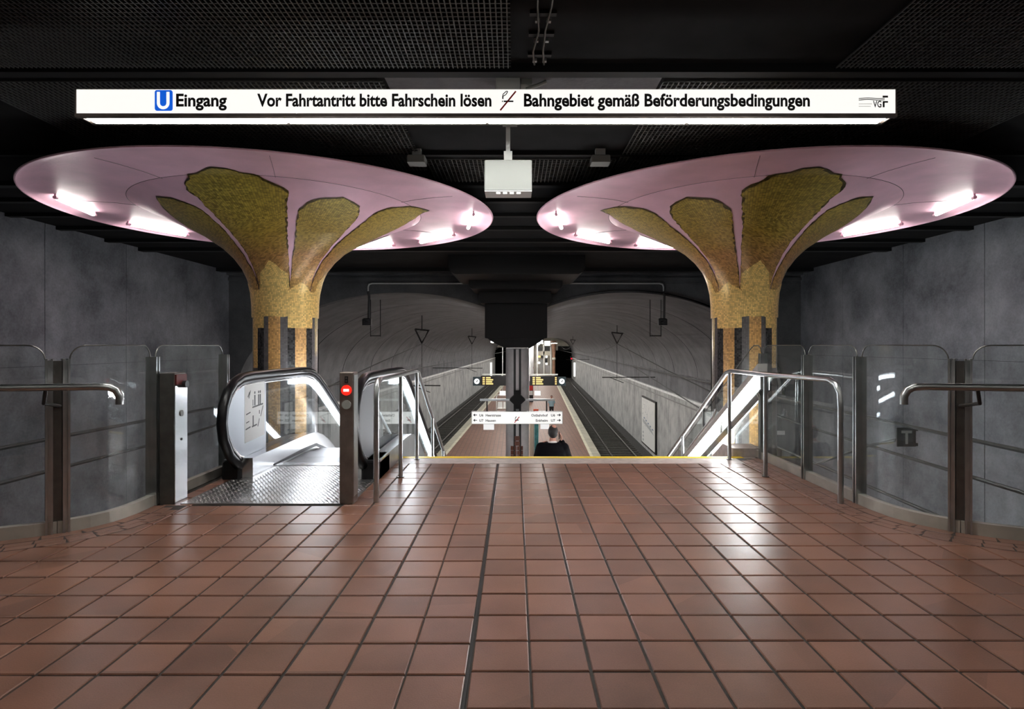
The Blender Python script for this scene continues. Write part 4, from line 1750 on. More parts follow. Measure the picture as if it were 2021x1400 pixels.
m.cbox(-2.968, -2.84, 4.90, 5.07, 0.0, 1.10, 0.006)
m.obj('casing', 'steel_dark', pd)
m = MB()
m.box(-2.8395, -2.830, 4.895, 5.075, 0.0, 0.99)
sc_ = m.obj('side_cover', 'steel_bright', pd)
m = MB()
m.box(-2.8395, -2.825, 4.905, 5.06, 1.0, 1.085)
eb = m.obj('emergency_stop_box', 'stop_red', pd)
m = MB()
m.disc((-2.825, 5.01, 1.0), 0.03, 'x', 0.03, 16)
m.obj('stop_button', 'black_plastic', eb)
m = MB()
m.disc((-2.83, 4.985, 0.755), 0.026, 'x', 0.006, 20)
m.obj('key_switch', 'steel_dark', sc_)
m = MB()
m.disc((-2.83, 4.985, 0.535), 0.011, 'x', 0.004, 14)
m.obj('key_hole', 'black_plastic', sc_)

# ------------------------------------------------------------------ central pier, columns and what hangs on them
pier = empty('stepped_pier', (0.04, 17.3, 1.24), label='black stepped concrete pier head hanging between the two tunnel arches', cat='pier')


def step_poly(x0, x1, z0, z1, c):
    return [(x0 + c, z0), (x1 - c, z0), (x1 - c * .35, z0 + c * .35), (x1, z0 + c), (x1, z1), (x0, z1), (x0, z0 + c), (x0 + c * .35, z0 + c * .35)]


for px0, px1, py, yd, z1, c in ((885, 1155, 541, 14.5, ZC - .005, 0.16), (925, 1110, 570, 16.0, 3.40, 0.10), (945, 1088, 598, 16.8, 3.2, 0.06), (957, 1080, 668, 17.2, 3.0, 0.03)):
    x0, _, z0 = W(px0, py, yd)
    x1 = W(px1, py, yd)[0]
    m = MB()
    m.prism(step_poly(x0, x1, z0, z1, c), YF, yd, 16.9 if yd < 15 else YE - 0.005)
    m.obj('pier_step', 'black_pier', pier)
x0, x1 = W(962, 0, 17.2)[0], W(1075, 0, 17.2)[0]
za, zb2 = W(0, 668, 17.2)[2], 1.24
m = MB()
m.rings([[(x0, 17.22, za), (x1, 17.22, za), (x1, 17.66, za), (x0, 17.66, za)], [(x0 + .12, 17.24, za - .10), (x1 - .12, 17.24, za - .10), (x1 - .12, 17.66, za - .10), (x0 + .12, 17.66, za - .10)],
         [(-0.27, 17.25, zb2), (0.42, 17.25, zb2), (0.42, 17.66, zb2), (-0.27, 17.66, zb2)]])
m.obj('tapered_foot', 'black_pier', pier)
m = MB()
m.box(-0.25, 0.40, 17.2, 17.26, zb2 - 0.01, zb2 + 0.03)
m.obj('foot_plate', 'steel_bright', pier)

XCC, YCC, RCC = 0.0755, 17.62, 0.345
col = empty('platform_column', (XCC, YCC, ZP), label='round grey concrete column under the black pier head', cat='column', group='platform columns')
m = MB()
m.lathe([(RCC, ZP), (RCC, 1.24)], (XCC, YCC), 40, True)
m.obj('shaft', 'concrete_column', col, smooth=True)
m = MB()
m.box(XCC - 0.11, XCC - 0.045, YCC - RCC - 0.012, YCC - RCC + 0.03, -2.4, 1.22)
m.box(XCC + 0.045, XCC + 0.11, YCC - RCC - 0.012, YCC - RCC + 0.03, -2.4, 1.22)
m.obj('slot_edge', 'black_plastic', col)
m = MB()
m.box(XCC - 0.044, XCC + 0.044, YCC - RCC - 0.008, YCC - RCC + 0.02, -2.4, 1.22)
m.obj('conduit_strip', 'concrete_column', col)
# brown tiles in steps low on the column
for (pa, pb, ya, yb) in ((1014, 1026, 861, 870), (1014, 1026, 871, 880), (1008, 1019.5, 881, 889), (1020.5, 1032, 881, 889), (1008, 1019.5, 890, 898), (1020.5, 1032, 890, 898), (1008, 1019.5, 899, 908), (1020.5, 1032, 899, 908)):
    d = YCC - RCC
    xa, xb = W(pa, 0, d)[0], W(pb, 0, d)[0]
    z1, z0 = W(0, ya, d)[2], W(0, yb, d)[2]
    m = MB()
    R = []
    for k in range(6):
        x = xa + (xb - xa) * k / 5
        dx = x - XCC
        yv = YCC - math.sqrt(RCC ** 2 - dx * dx)
        R.append([(x, yv - 0.022, z0), (x, yv - 0.022, z1), (x, yv + 0.005, z1), (x, yv + 0.005, z0)])
    m.rings(R, True, True)
    m.obj('brown_tile', 'brown_tile', col)
lab = ['second round concrete column, close behind the first', 'third round concrete column on the platform axis', 'fourth round concrete column on the platform axis', 'fifth round concrete column on the platform axis', 'sixth round concrete column on the platform axis', 'seventh round concrete column on the platform axis', 'eighth round concrete column on the platform axis', 'ninth and farthest round concrete column on the platform axis']
for k in range(8):
    x, y, _ = T(0.0, 29.0 + 11.5 * k, 0)
    rt = empty('platform_column', (x, y, ZP), label=lab[k], cat='column', group='platform columns')
    m = MB()
    m.lathe([(RCC, ZP), (RCC, 1.3)], (x, y), 24, True)
    m.obj('shaft', 'concrete_column', rt, smooth=True)
    m = MB()
    m.rings([[(x - .3, y - .3, 1.2), (x + .3, y - .3, 1.2), (x + .3, y + .3, 1.2), (x - .3, y + .3, 1.2)], [(x - .7, y - .5, 1.55), (x + .7, y - .5, 1.55), (x + .7, y + .5, 1.55), (x - .7, y + .5, 1.55)]])
    m.obj('capital', 'black_pier', rt)

# direction sign
DD = 16.95
dr = empty('direction_sign', (0.06, DD, -0.95), label='white direction sign with arrows hanging before the central column', cat='sign')
dx0, _, dz1 = W(930.5, 812.5, DD)
dx1, _, dz0 = W(1110.5, 837.5, DD)
m = MB()
m.box(dx0, dx1, DD + 0.004, DD + 0.12, dz0, dz1)
m.obj('housing', 'white_metal', dr)
m = MB()
m.box(dx0 + 0.012, dx1 - 0.012, DD, DD + 0.0035, dz0 + 0.012, dz1 - 0.012)
m.obj('face_panel', 'dir_face', dr)
zb1 = W(0, 790, DD)[2]
m = MB()
m.box(W(947, 0, DD)[0], W(1095, 0, DD)[0], DD + 0.03, DD + 0.09, zb1 - 0.03, zb1 + 0.03)
m.obj('cross_bar', 'steel', dr)
for px in (961, 1079):
    x = W(px, 0, DD)[0]
    m = MB()
    m.box(x - 0.02, x + 0.02, DD + 0.04, DD + 0.08, dz1, zb1 - 0.031)
    m.obj('hanger', 'black_plastic', dr)
m = MB()
m.prism([(XCC - .24, zb1), (XCC - .09, zb1 + .14), (XCC - .09, zb1 + .26), (XCC + .09, zb1 + .26), (XCC + .09, zb1 + .14), (XCC + .24, zb1), (XCC + .09, zb1 - .14), (XCC + .09, zb1 - .26), (XCC - .09, zb1 - .26), (XCC - .09, zb1 - .14)], YF, DD + 0.02, YCC - RCC + 0.01)
m.obj('column_clamp', 'black_pier', dr)
fd = lambda a, b: (a, DD - 0.003, b)


def dpx(a):
    return W(a, 0, DD)[0]


cpd = 4.6 * DD / FPX
for s_, a, b, yy in (('Heerstrasse', 958.5, 988.5, 822.3), ('Hausen', 958.5, 978.5, 832.6), ('Ostbahnhof', 1048.5, 1081, 822.3), ('Enkheim', 1057.5, 1081, 832.6), ('U6', 946, 954, 822.3), ('U7', 946, 954, 832.6), ('U6', 1087.5, 1095.5, 822.3), ('U7', 1087.5, 1095.5, 832.6)):
    text_obj('lettering', s_, dpx(a), dpx(b), W(0, yy, DD)[2], cpd, fd, 'letter_black', dr, 0.025)
for sgn, c_ in ((-1, 938), (1, 1103)):
    for yy in (819.5, 829.8):
        z = W(0, yy, DD)[2]
        m = MB()
        bar(m, (dpx(c_ - 3.5), z), (dpx(c_ + 3.5), z), 0.020, fd)
        tip = dpx(c_ + sgn * 4)
        b0 = len(m.v)
        m.v += [fd(tip, z), fd(dpx(c_ + sgn * .5), z + 0.045), fd(dpx(c_ + sgn * .5), z - 0.045)]
        m.f.append((b0, b0 + 1, b0 + 2))
        m.obj('arrow', 'letter_black', dr)
m = MB()
bar(m, (dpx(1016), W(0, 829.5, DD)[2]), (dpx(1023.5), W(0, 829.5, DD)[2]), 0.03, fd)
bar(m, (dpx(1016.5), W(0, 827, DD)[2]), (dpx(1019), W(0, 822.5, DD)[2]), 0.02, fd)
m.obj('cigarette_mark', 'letter_black', dr)
m = MB()
bar(m, (dpx(1015.5), W(0, 834.5, DD)[2]), (dpx(1025), W(0, 823, DD)[2]), 0.025, lambda a, b: (a, DD - 0.005, b))
m.obj('red_stroke', 'print_red', dr)

for a, b, yb4 in ((954, 975, 849), (1067, 1084, 847.5)):
    m = MB()
    m.box(dpx(a), dpx(b), DD + 0.03, DD + 0.09, W(0, yb4, DD)[2], dz0 - 0.002)
    m.obj('lower_panel', 'screen_white', dr)
# departure displays with clocks
DQ = 40.6
for side, a, b, ck, lb in ((-1, 949, 999, 941, 'black departure display with a clock at its left end, left of the column'), (1, 1046, 1101, 1109, 'black departure display with a clock at its right end, right of the column')):
    x0, x1 = W(a, 0, DQ)[0], W(b, 0, DQ)[0]
    z1, z0 = W(0, 742.5, DQ)[2], W(0, 761.5, DQ)[2]
    rt = empty('departure_display', ((x0 + x1) / 2, DQ, z0), label=lb, cat='display')
    m = MB()
    m.box(x0, x1, DQ, DQ + 0.3, z0, z1)
    m.obj('housing', 'black_plastic', rt)
    m = MB()
    for r_, ln in enumerate((9, 14, 12, 14)):
        z = z1 - 0.12 - r_ * 0.14
        xs_ = x0 + 0.12 if side < 0 else x0 + 0.18
        bar(m, (xs_, z), (xs_ + 0.16, z), 0.085, lambda p, q: (p, DQ - 0.004, q))
        bar(m, (xs_ + 0.24, z), (xs_ + 0.24 + ln * 0.035, z), 0.085, lambda p, q: (p, DQ - 0.004, q))
        if side > 0:
            bar(m, (x1 - 0.2, z), (x1 - 0.08, z), 0.085, lambda p, q: (p, DQ - 0.004, q))
    m.obj('display_lines', 'display_text', rt)
    cx_ = W(ck, 0, DQ)[0]
    cz_ = W(0, 753, DQ)[2]
    m = MB()
    m.box(cx_ - 0.27, cx_ + 0.27, DQ + 0.02, DQ + 0.28, cz_ - 0.3, cz_ + 0.3)
    cl = m.obj('clock_case', 'clock_case', rt)
    m = MB()
    m.disc((cx_, DQ + 0.005, cz_), 0.19, 'y', 0.014, 24)
    m.obj('clock_dial', 'clock_face', cl)
    m = MB()
    bar(m, (cx_ - .03, cz_ - .05), (cx_ + .06, cz_ + .08), 0.05, lambda p, q: (p, DQ, q))
    m.obj('clock_hands', 'letter_black', cl)
    m = MB()
    m.box(min(x0, x1) + .1, max(x0, x1), DQ + 0.05, DQ + 0.2, z1 + 0.06, z1 + 0.14)
    for q in (x0 + .3, x1 - .3):
        m.box(q - .02, q + .02, DQ + .1, DQ + .14, z1, z1 + 0.06)
    x_in, x_out = (x1, x1 + 0.5) if side < 0 else (x0 - 0.45, x0)
    m.box(x_in, x_out, DQ + 0.05, DQ + 0.2, z1 + 0.06, z1 + 0.14)
    m.obj('support_beam', 'white_metal', rt)
# white boards hanging along the platform
for px0, px1, py0, py1, d, lb in ((986, 998, 772, 781, 45.0, 'small white hanging board left of the central column'), (1055, 1067, 772, 781, 45.0, 'small white hanging board right of the central column')):
    x0, _, z1 = W(px0, py0, d)
    x1, _, z0 = W(px1, py1, d)
    rt = empty('hanging_board', ((x0 + x1) / 2, d, z0), label=lb, cat='sign board', group='white boards along the platform')
    m = MB()
    m.box(x0, x1, d, d + 0.10, z0, z1)
    m.obj('board', 'screen_white', rt)
    m = MB()
    m.box((x0 + x1) / 2 - 0.03, (x0 + x1) / 2 + 0.03, d + 0.02, d + 0.07, z1, 1.9)
    m.obj('pole', 'white_metal', rt)
# platform luminaires on the keel beam
k = 0
v = 21.5
while v < 122:
    for sg in (-1, 1):
        uu = KEEL - 0.1 + sg * 0.80
        x, y, _ = T(uu, v, 0)
        rt = empty('platform_luminaire', (x, y, 1.5), label='linear luminaire under the keel beam, %s side, %s of the row' % ('left' if sg < 0 else 'right', ['1st', '2nd', '3rd', '4th', '5th', '6th', '7th', '8th', '9th', '10th', '11th', '12th', '13th', '14th', '15th', '16th', '17th', '18th', '19th'][k]), cat='ceiling light', group='platform luminaires')
        m = MB()
        tbox(m, uu - 0.10, uu + 0.10, v - 1.25, v + 1.25, 1.50, 1.56)
        m.obj('housing', 'white_metal', rt)
        m = MB()
        tbox(m, uu - 0.09, uu + 0.09, v - 1.2, v + 1.2, 1.43, 1.499)
        m.obj('diffuser', 'platform_tube', rt)
    k += 1
    v += 5.75

# ------------------------------------------------------------------ overhead line
def wire(pts, r, label, name='overhead_wire'):
    m = MB()
    m.tube(pts, r, 6)
    return m.obj(name, 'wire', None, label=label, cat='wire')


wire([T(8.5, 4.0, 0.30), T(7.3, 4.4, 0.277)] + [T(5.9, v, 0.277) for v in (5.0, 30, 60, 124)], 0.021, 'upper overhead contact wire on the right side, behind the glass')
wire([T(-7.4, 4.0, 0.26), T(-5.6, 4.3, 0.255)] + [T(-4.53, v, 0.255) for v in (5.0, 30, 60, 124)], 0.021, 'upper overhead contact wire on the left side, behind the glass')


def cat_(u, z, pts):
    return [T(u, v, zz) for v, zz in pts]


sag = lambda a, za, b, zb, d, n=12: [(a + (b - a) * k / n, za + (zb - za) * k / n - d * 4 * (k / n) * (1 - k / n)) for k in range(n + 1)]
wire([T(8.5, 4.0, -0.14)] + cat_(5.9, 0, [(5.0, -0.14), (10.5, -0.13), (16.5, 0.02), (22, 0.38), (29, 0.9)] + sag(36, 1.42, 81, 1.45, 0.85) + sag(81, 1.45, 124, 1.45, 0.8)[1:]), 0.020, 'sagging catenary wire climbing to the triangle hanger on the right')
wire([T(-7.4, 4.0, -0.11)] + cat_(-4.53, 0, [(5.0, -0.11), (9.0, -0.11), (15.5, 0.21), (20, 0.66)] + sag(28.3, 1.40, 50, 1.42, 0.55) + sag(50, 1.42, 90, 1.42, 0.8)[1:]), 0.020, 'sagging catenary wire climbing to the triangle hanger on the left')
wire([T(8.5, 4.0, -0.75)] + cat_(5.9, 0, [(5.0, -0.74), (12.0, -0.72), (17.0, -0.6), (30, 0.25)]), 0.021, 'lowest feeder wire on the right side, behind the glass')
for u, v, lb, wall_u in ((5.9, 36.0, 'dark triangular wire hanger on the right vault, nearer one', 8.2), (5.9, 81.0, 'dark triangular wire hanger on the right vault, farther one', 8.2), (-4.53, 28.3, 'dark triangular wire hanger on the left vault, nearer one', -7.9), (-4.53, 50.0, 'dark triangular wire hanger on the left vault, farther one', -7.9)):
    rt = empty('wire_hanger', T(u, v, 1.4), label=lb, cat='hanger', group='overhead line hangers')
    s_ = 1.0
    m = MB()
    A, B, C_ = T(u - 0.33, v, 2.12), T(u + 0.33, v, 2.05), T(u + 0.0, v, 1.44)
    m.tube([A, B, C_, A], 0.045, 6)
    m.obj('triangle', 'black_plastic', rt)
    m = MB()
    c_, a_ = ((3.35 + SH, 4.6) if u > 0 else (-3.43 + SH, 4.93))
    zt_ = ZS + BV * math.sqrt(1 - ((u - c_) / a_) ** 2)
    m.tube([T(u, v, 2.08), T(u, v, zt_ + 0.02)], 0.03, 6)
    m.obj('suspension_rod', 'black_plastic', rt)
    m = MB()
    m.tube([T(u, v, 1.45), T(u, v, -0.72)], 0.012, 5)
    m.obj('dropper', 'wire', rt)
    m = MB()
    m.tube([T(u - 0.9, v, -0.62), T(wall_u, v, -0.60)] if u > 0 else [T(u + 0.9, v, -0.62), T(wall_u, v, -0.60)], 0.03, 6)
    m.tube([T(u - 0.5, v, -0.60), T(u + .4, v, -0.95)], 0.02, 6)
    m.obj('registration_arm', 'wire', rt)
# T board on its strut
tb_ = empty('overhead_line_board', T(5.9, 7.7, 0.1), label='small black square board with a grey T behind the right glass', cat='sign')
c0 = W(1788, 863, 7.75)
m = MB()
m.box(c0[0] - .125, c0[0] + .125, 7.74, 7.76, c0[2] - .125, c0[2] + .125)
m.box(c0[0] + .125, c0[0] + .16, 7.75, 7.80, c0[2] + .08, c0[2] + .12)
m.box(c0[0] + .125, c0[0] + .16, 7.75, 7.80, c0[2] - .12, c0[2] - .08)
m.obj('board', 'black_plastic', tb_)
m = MB()
bar(m, (c0[0] - .07, c0[2] + .07), (c0[0] + .07, c0[2] + .07), 0.035, lambda a, b: (a, 7.735, b))
bar(m, (c0[0], c0[2] + .07), (c0[0], c0[2] - .09), 0.035, lambda a, b: (a, 7.735, b))
m.obj('letter_t', 'letter_grey', tb_)
m = MB()
m.tube([(c0[0] - 0.1, 7.78, c0[2] - 0.04), T(5.9, 8.8, -0.13), T(5.9, 10.4, -0.72)], 0.02, 6)
m.obj('strut', 'wire', tb_)

# conduits with cameras on the end wall
for sg, x_in, x_out, lb in ((-1, -1.36, -4.39, 'pale conduit with a dropped camera on the end wall over the left arch'), (1, 1.40, 4.45, 'pale conduit with a dropped camera on the end wall over the right arch')):
    rt = empty('conduit_with_camera', (x_out, YE - 0.08, 3.18), label=lb, cat='conduit')
    m = MB()
    yq = YE - 0.09
    m.tube([(x_in, yq, 3.185), (x_out - sg * 0.12, yq, 3.185), (x_out - sg * 0.03, yq, 3.16), (x_out, yq, 3.08), (x_out, yq, 2.95)], 0.022, 8)
    m.obj('conduit', 'white_metal', rt, smooth=True)
    m = MB()
    m.tube([(x_out, yq, 2.95), (x_out + 0.03, yq, 2.80), (x_out + 0.02, yq, 2.1)], 0.035, 8)
    m.obj('drop_pipe', 'black_plastic', rt)
    m = MB()
    m.cbox(x_out - 0.16, x_out + 0.10, yq - 0.1, yq + 0.1, 1.93, 2.14, 0.03)
    m.tube([(x_out - 0.05, yq - 0.1, 2.03), (x_out - 0.05, yq - 0.2, 2.0)], 0.05, 10)
    m.obj('camera_head', 'black_plastic', rt)
    m = MB()
    xa = x_out - sg * 0.0 + (0.30 if sg < 0 else -0.33)
    for x in (xa, x_out + 0.0):
        m.tube([(x, yq + 0.3, 2.72), (x, yq + 0.3, 1.60)], 0.012, 5)
    m.tube([(xa, yq + 0.3, 1.62), (x_out, yq + 0.3, 1.62)], 0.015, 5)
    m.obj('guard_frame', 'wire', rt)

# ------------------------------------------------------------------ billboard on the right tunnel wall
bb = empty('route_map_board', T(8.27, 38.5, -5.4), label='white route map board on the right tunnel wall', cat='poster')
v0, v1, bz0, bz1 = 35.9, 40.6, -5.3, -2.1
m = MB()
tbox(m, 8.19, 8.31, v0, v1, bz0, bz1)
m.obj('frame', 'black_plastic', bb)
m = MB()
tbox(m, 8.18, 8.20, v0 + 0.12, v1 - 0.12, bz0 + 0.1, bz1 - 0.1)
m.obj('map_sheet', 'white_paint', bb)
m = MB()
fm = lambda a, b: T(8.176, a, b)
random.seed(3)
for k in range(40):
    a, b = random.uniform(v0 + .4, v1 - .4), random.uniform(bz0 + 1.2, bz1 - .3)
    q = random.choice(((0.5, 0), (0, .35), (.35, .3), (.3, -.3)))
    bar(m, (a, b), (min(a + q[0], v1 - .2), min(b + q[1], bz1 - .2)), 0.025, fm)
for k in range(6):
    bar(m, (v0 + .4 + k * .15, bz0 + 1.1 + k * .05), (v1 - .5, bz0 + 1.5 + .04 * k), 0.03, fm)
for k in range(3):
    bar(m, (v1 - .9, bz0 + .3 + .25 * k), (v1 - .5, bz0 + .3 + .25 * k), 0.14, fm)
m.obj('map_lines', 'map_grey', bb)
m = MB()
for k in range(5):
    bar(m, (v0 + .6 + k * .7, bz0 + 1.4 + .1 * k), (v0 + 1.0 + k * .7, bz0 + 1.4 + .1 * k), 0.09, fm)
m.obj('map_line_names', 'map_blue', bb)
for sg, u_, lb in ((-1, -7.95, 'narrow white light panel at the far end of the left tunnel wall'), (1, 8.25, 'narrow white light panel at the far end of the right tunnel wall')):
    rt = empty('wall_light_panel', T(u_, 112, -5), label=lb, cat='light')
    m = MB()
    tbox(m, *sorted((u_ - sg * 0.35, u_)), 111.6, 112.4, -4.6, -1.9)
    m.obj('housing', 'white_metal', rt)
    m = MB()
    tbox(m, *sorted((u_ - sg * 0.33, u_ - sg * .02)), 111.55, 111.6, -4.55, -1.95)
    m.obj('diffuser', 'light_panel', rt)

# ------------------------------------------------------------------ platform furniture
# bench with bowl seats left of the column
bn = empty('platform_bench', W(986, 810, 51), label='white framed bench with shell seats on the left half of the platform', cat='bench')
xb0, yb0 = -1.62, 52.0
m = MB()
m.tube([(xb0, yb0, ZP + 0.35), (xb0, yb0, ZP + 1.5), (xb0 + 0.1, yb0, ZP + 1.62), (xb0 + 1.5, yb0, ZP + 1.62), (xb0 + 1.6, yb0, ZP + 1.5), (xb0 + 1.6, yb0, ZP + 0.35)], 0.05, 8)
for x in (xb0, xb0 + 1.6):
    m.tube([(x, yb0, ZP + 0.4), (x, yb0, ZP)], 0.05, 8)
m.tube([(xb0, yb0, ZP + 0.38), (xb0 + 1.6, yb0, ZP + 0.38)], 0.04, 8)
m.obj('frame', 'white_paint', bn)
for k in range(3):
    m = MB()
    x = xb0 + 0.32 + k * 0.5
    m.rings([[(x - .2, yb0 - .05, ZP + 1.0), (x + .2, yb0 - .05, ZP + 1.0), (x + .2, yb0, ZP + 1.0), (x - .2, yb0, ZP + 1.0)], [(x - .22, yb0 - .12, ZP + .5), (x + .22, yb0 - .12, ZP + .5), (x + .22, yb0 - .05, ZP + .5), (x - .22, yb0 - .05, ZP + .5)], [(x - .2, yb0 - .5, ZP + .44), (x + .2, yb0 - .5, ZP + .44), (x + .2, yb0 - .46, ZP + .40), (x - .2, yb0 - .46, ZP + .40)]])
    m.obj('shell_seat', 'white_paint', bn)
# teal vitrine with pale frame right of the first column
vt = empty('information_pillar', W(1054, 900, 22), label='teal glazed information pillar with a beige post right of the first column', cat='pillar')
d = 22.0
m = MB()
x0, x1 = W(1045.5, 0, d)[0], W(1053.5, 0, d)[0]
m.cbox(x0, x1, d, d + 0.16, ZP, W(0, 830, d)[2], 0.02)
m.obj('post', 'beige', vt)
m = MB()
x2, x3 = W(1055, 0, d)[0], W(1062.5, 0, d)[0]
m.box(x2, x3, d + 0.02, d + 0.12, ZP + 0.9, W(0, 830, d)[2])
m.obj('glazed_panel', 'teal', vt)
m = MB()
m.box(x3 + 0.002, x3 + 0.035, d, d + 0.14, ZP, W(0, 830, d)[2])
m.box(x1, x2, d + 0.04, d + 0.1, ZP + 0.9, W(0, 830, d)[2])
m.obj('frame', 'white_paint', vt)
# red seat and kiosk pieces right of the column
rs = empty('red_bench', W(1058, 820, 47), label='low red bench on the platform just above the direction sign', cat='bench')
m = MB()
xr = W(1053, 0, 47)[0]
m.cbox(xr, xr + 0.42, 47, 47.45, ZP + 0.38, ZP + 0.48, 0.03)
m.cbox(xr, xr + 0.42, 47.40, 47.48, ZP + 0.48, ZP + 0.85, 0.03)
m.obj('seat', 'orange_red', rs)
m = MB()
for q in (0.05, 0.33):
    m.box(xr + q, xr + q + 0.04, 47.1, 47.4, ZP, ZP + 0.38)
m.obj('legs_frame', 'steel_dark', rs)
vm = empty('vending_machine', W(1047, 800, 62), label='dark vending machine with a red and white front right of the column', cat='vending machine')
xv = W(1043, 0, 62)[0]
m = MB()
m.box(xv, xv + 0.5, 62, 62.7, ZP, ZP + 2.2)
m.obj('cabinet', 'black_plastic', vm)
m = MB()
m.box(xv + .03, xv + .47, 61.98, 61.999, ZP + 1.25, ZP + 1.75)
m.obj('upper_front', 'red_cloth', vm)
m = MB()
m.box(xv + .05, xv + .45, 61.98, 61.999, ZP + 0.75, ZP + 1.2)
m.obj('window_front', 'white_paint', vm)

# ------------------------------------------------------------------ far end of the platform
D_ = 118.0


def far(name, mat, px0, px1, py0, py1, label, cat, depth=0.6, parts=None):
    x0, _, z1 = W(px0, py0, D_)
    x1, _, z0 = W(px1, py1, D_)
    rt = empty(name, ((x0 + x1) / 2, D_, z0), label=label, cat=cat)
    for nm, mt, a, b, c, d_ in parts or ():
        xa, xb = x0 + (x1 - x0) * a, x0 + (x1 - x0) * b
        za, zb3 = z0 + (z1 - z0) * c, z0 + (z1 - z0) * d_
        m = MB()
        m.box(xa, xb, D_ - depth / 2, D_ + depth / 2, za, zb3)
        m.obj(nm, mt, rt)
    return rt


far('far_stair_tower', 'cream_wall', 1058, 1088, 672, 738, 'pale stair tower with posts and dark openings at the far platform end', 'tower', 0.5,
    [('post', 'white_paint', 0.0, 0.05, 0, 0.9), ('post', 'white_paint', 0.47, 0.55, 0, 1), ('post', 'white_paint', 0.93, 1.0, 0, 0.8), ('lit_panel', 'light_panel', 0.56, 0.93, 0.84, 0.98), ('opening', 'black_plastic', 0.56, 0.9, 0.68, 0.82), ('opening', 'black_plastic', 0.12, 0.42, 0.68, 0.8), ('parapet', 'cream_wall', 0.08, 0.92, 0.55, 0.67), ('opening', 'black_plastic', 0.3, 0.5, 0.47, 0.54), ('sign_panel', 'display_text', 0.06, 0.3, 0.485, 0.54), ('stair_flank', 'steel', 0.22, 0.46, 0.02, 0.42), ('stair_flank', 'step_metal', 0.6, 0.9, 0.03, 0.25), ('lamp', 'light_panel', 0.62, 0.75, 0.48, 0.54), ('lamp', 'light_panel', 0.62, 0.76, 0.27, 0.33), ('lamp', 'light_panel', 0.1, 0.28, 0.3, 0.36), ('door_leaf', 'black_plastic', 0.6, 0.74, 0.33, 0.46)])
rc = far('far_rust_column', 'rust', 1088.5, 1097, 668, 740, 'slender rust coloured column beside the far tunnel mouth', 'column', 0.5)
m = MB()
xq = W(1093, 0, D_)[0]
m.lathe([(0.30, ZP), (0.28, -2.5), (0.32, -0.5), (0.45, 0.8), (0.55, 2.2)], (xq, D_), 16)
m.obj('shaft', 'rust', rc)
m = MB()
m.lathe([(0.34, -1.6), (0.42, -1.5), (0.42, -1.2), (0.34, -1.1)], (xq, D_), 16)
m.obj('collar', 'cream_wall', rc)
ns = far('no_entry_sign', 'white_paint', 1046, 1054, 720, 731, 'red and white no entry sign at the far end right of the column', 'sign', 0.1)
xq, _, zq = W(1050.5, 726, 100)
m = MB()
m.disc((xq, 100, zq), 0.36, 'y', 0.05, 20)
m.obj('disc', 'white_paint', ns)
m = MB()
m.box(xq - .22, xq + .22, 99.96, 99.999, zq - .12, zq + .10)
m.obj('red_bar', 'orange_red', ns)
m = MB()
m.box(xq - .04, xq + .04, 100.06, 100.12, ZP, zq + 0.3)
m.obj('pole', 'steel', ns)
sgn = empty('signal_lamp', T(8.0, 121, -1), label='tiny red signal lamp at the right far tunnel mouth', cat='signal')
m = MB()
tbox(m, 7.8, 8.2, 121, 121.3, -1.9, -0.9)
m.obj('head', 'black_plastic', sgn)
m = MB()
tbox(m, 7.9, 8.15, 120.9, 120.99, -1.55, -1.25)
m.obj('lens', 'red_signal', sgn)
for u, lb in ((1.6, 'left far end ceiling lamp'), (4.2, 'right far end ceiling lamp')):
    rt = empty('far_luminaire', T(u, 112, 1.9), label=lb + ' above the stair tower', cat='ceiling light')
    m = MB()
    tbox(m, u - 0.6, u + 0.6, 111.7, 112.3, 1.75, 1.95)
    m.obj('housing', 'white_metal', rt)
    m = MB()
    tbox(m, u - 0.55, u + 0.55, 111.75, 112.25, 1.68, 1.749)
    m.obj('diffuser', 'far_tube', rt)

# ------------------------------------------------------------------ people
def capsule(mb, pts):
    """pts = [(pos, radius)...] tapered chain of spheres and cones"""
    for (p, r) in pts:
        mb.sphere(p, r, 14, 10)
    for (p, r), (q, s) in zip(pts, pts[1:]):
        P, Q = Vector(p), Vector(q)
        if (Q - P).length > 1e-4:
            mb.tube([P, Q], [r, s], 14)


def fuse(mb, voxel, name, mat, parent, smooth_it=3):
    me = mb.mesh(name + '_raw', mat)
    o = bpy.data.objects.new(name, me)
    COL.objects.link(o)
    r = o.modifiers.new('fuse', 'REMESH')
    r.mode = 'VOXEL'
    r.voxel_size = voxel
    s = o.modifiers.new('smooth', 'SMOOTH')
    s.factor = 0.5
    s.iterations = smooth_it
    bpy.context.view_layer.update()
    dg = bpy.context.evaluated_depsgraph_get()
    m2 = bpy.data.meshes.new_from_object(o.evaluated_get(dg))
    bpy.data.objects.remove(o)
    m2.name = name
    m2.materials.clear()
    m2.materials.append(MATS[mat])
    m2.polygons.foreach_set('use_smooth', [True] * len(m2.polygons))
    return link(name, m2, parent)


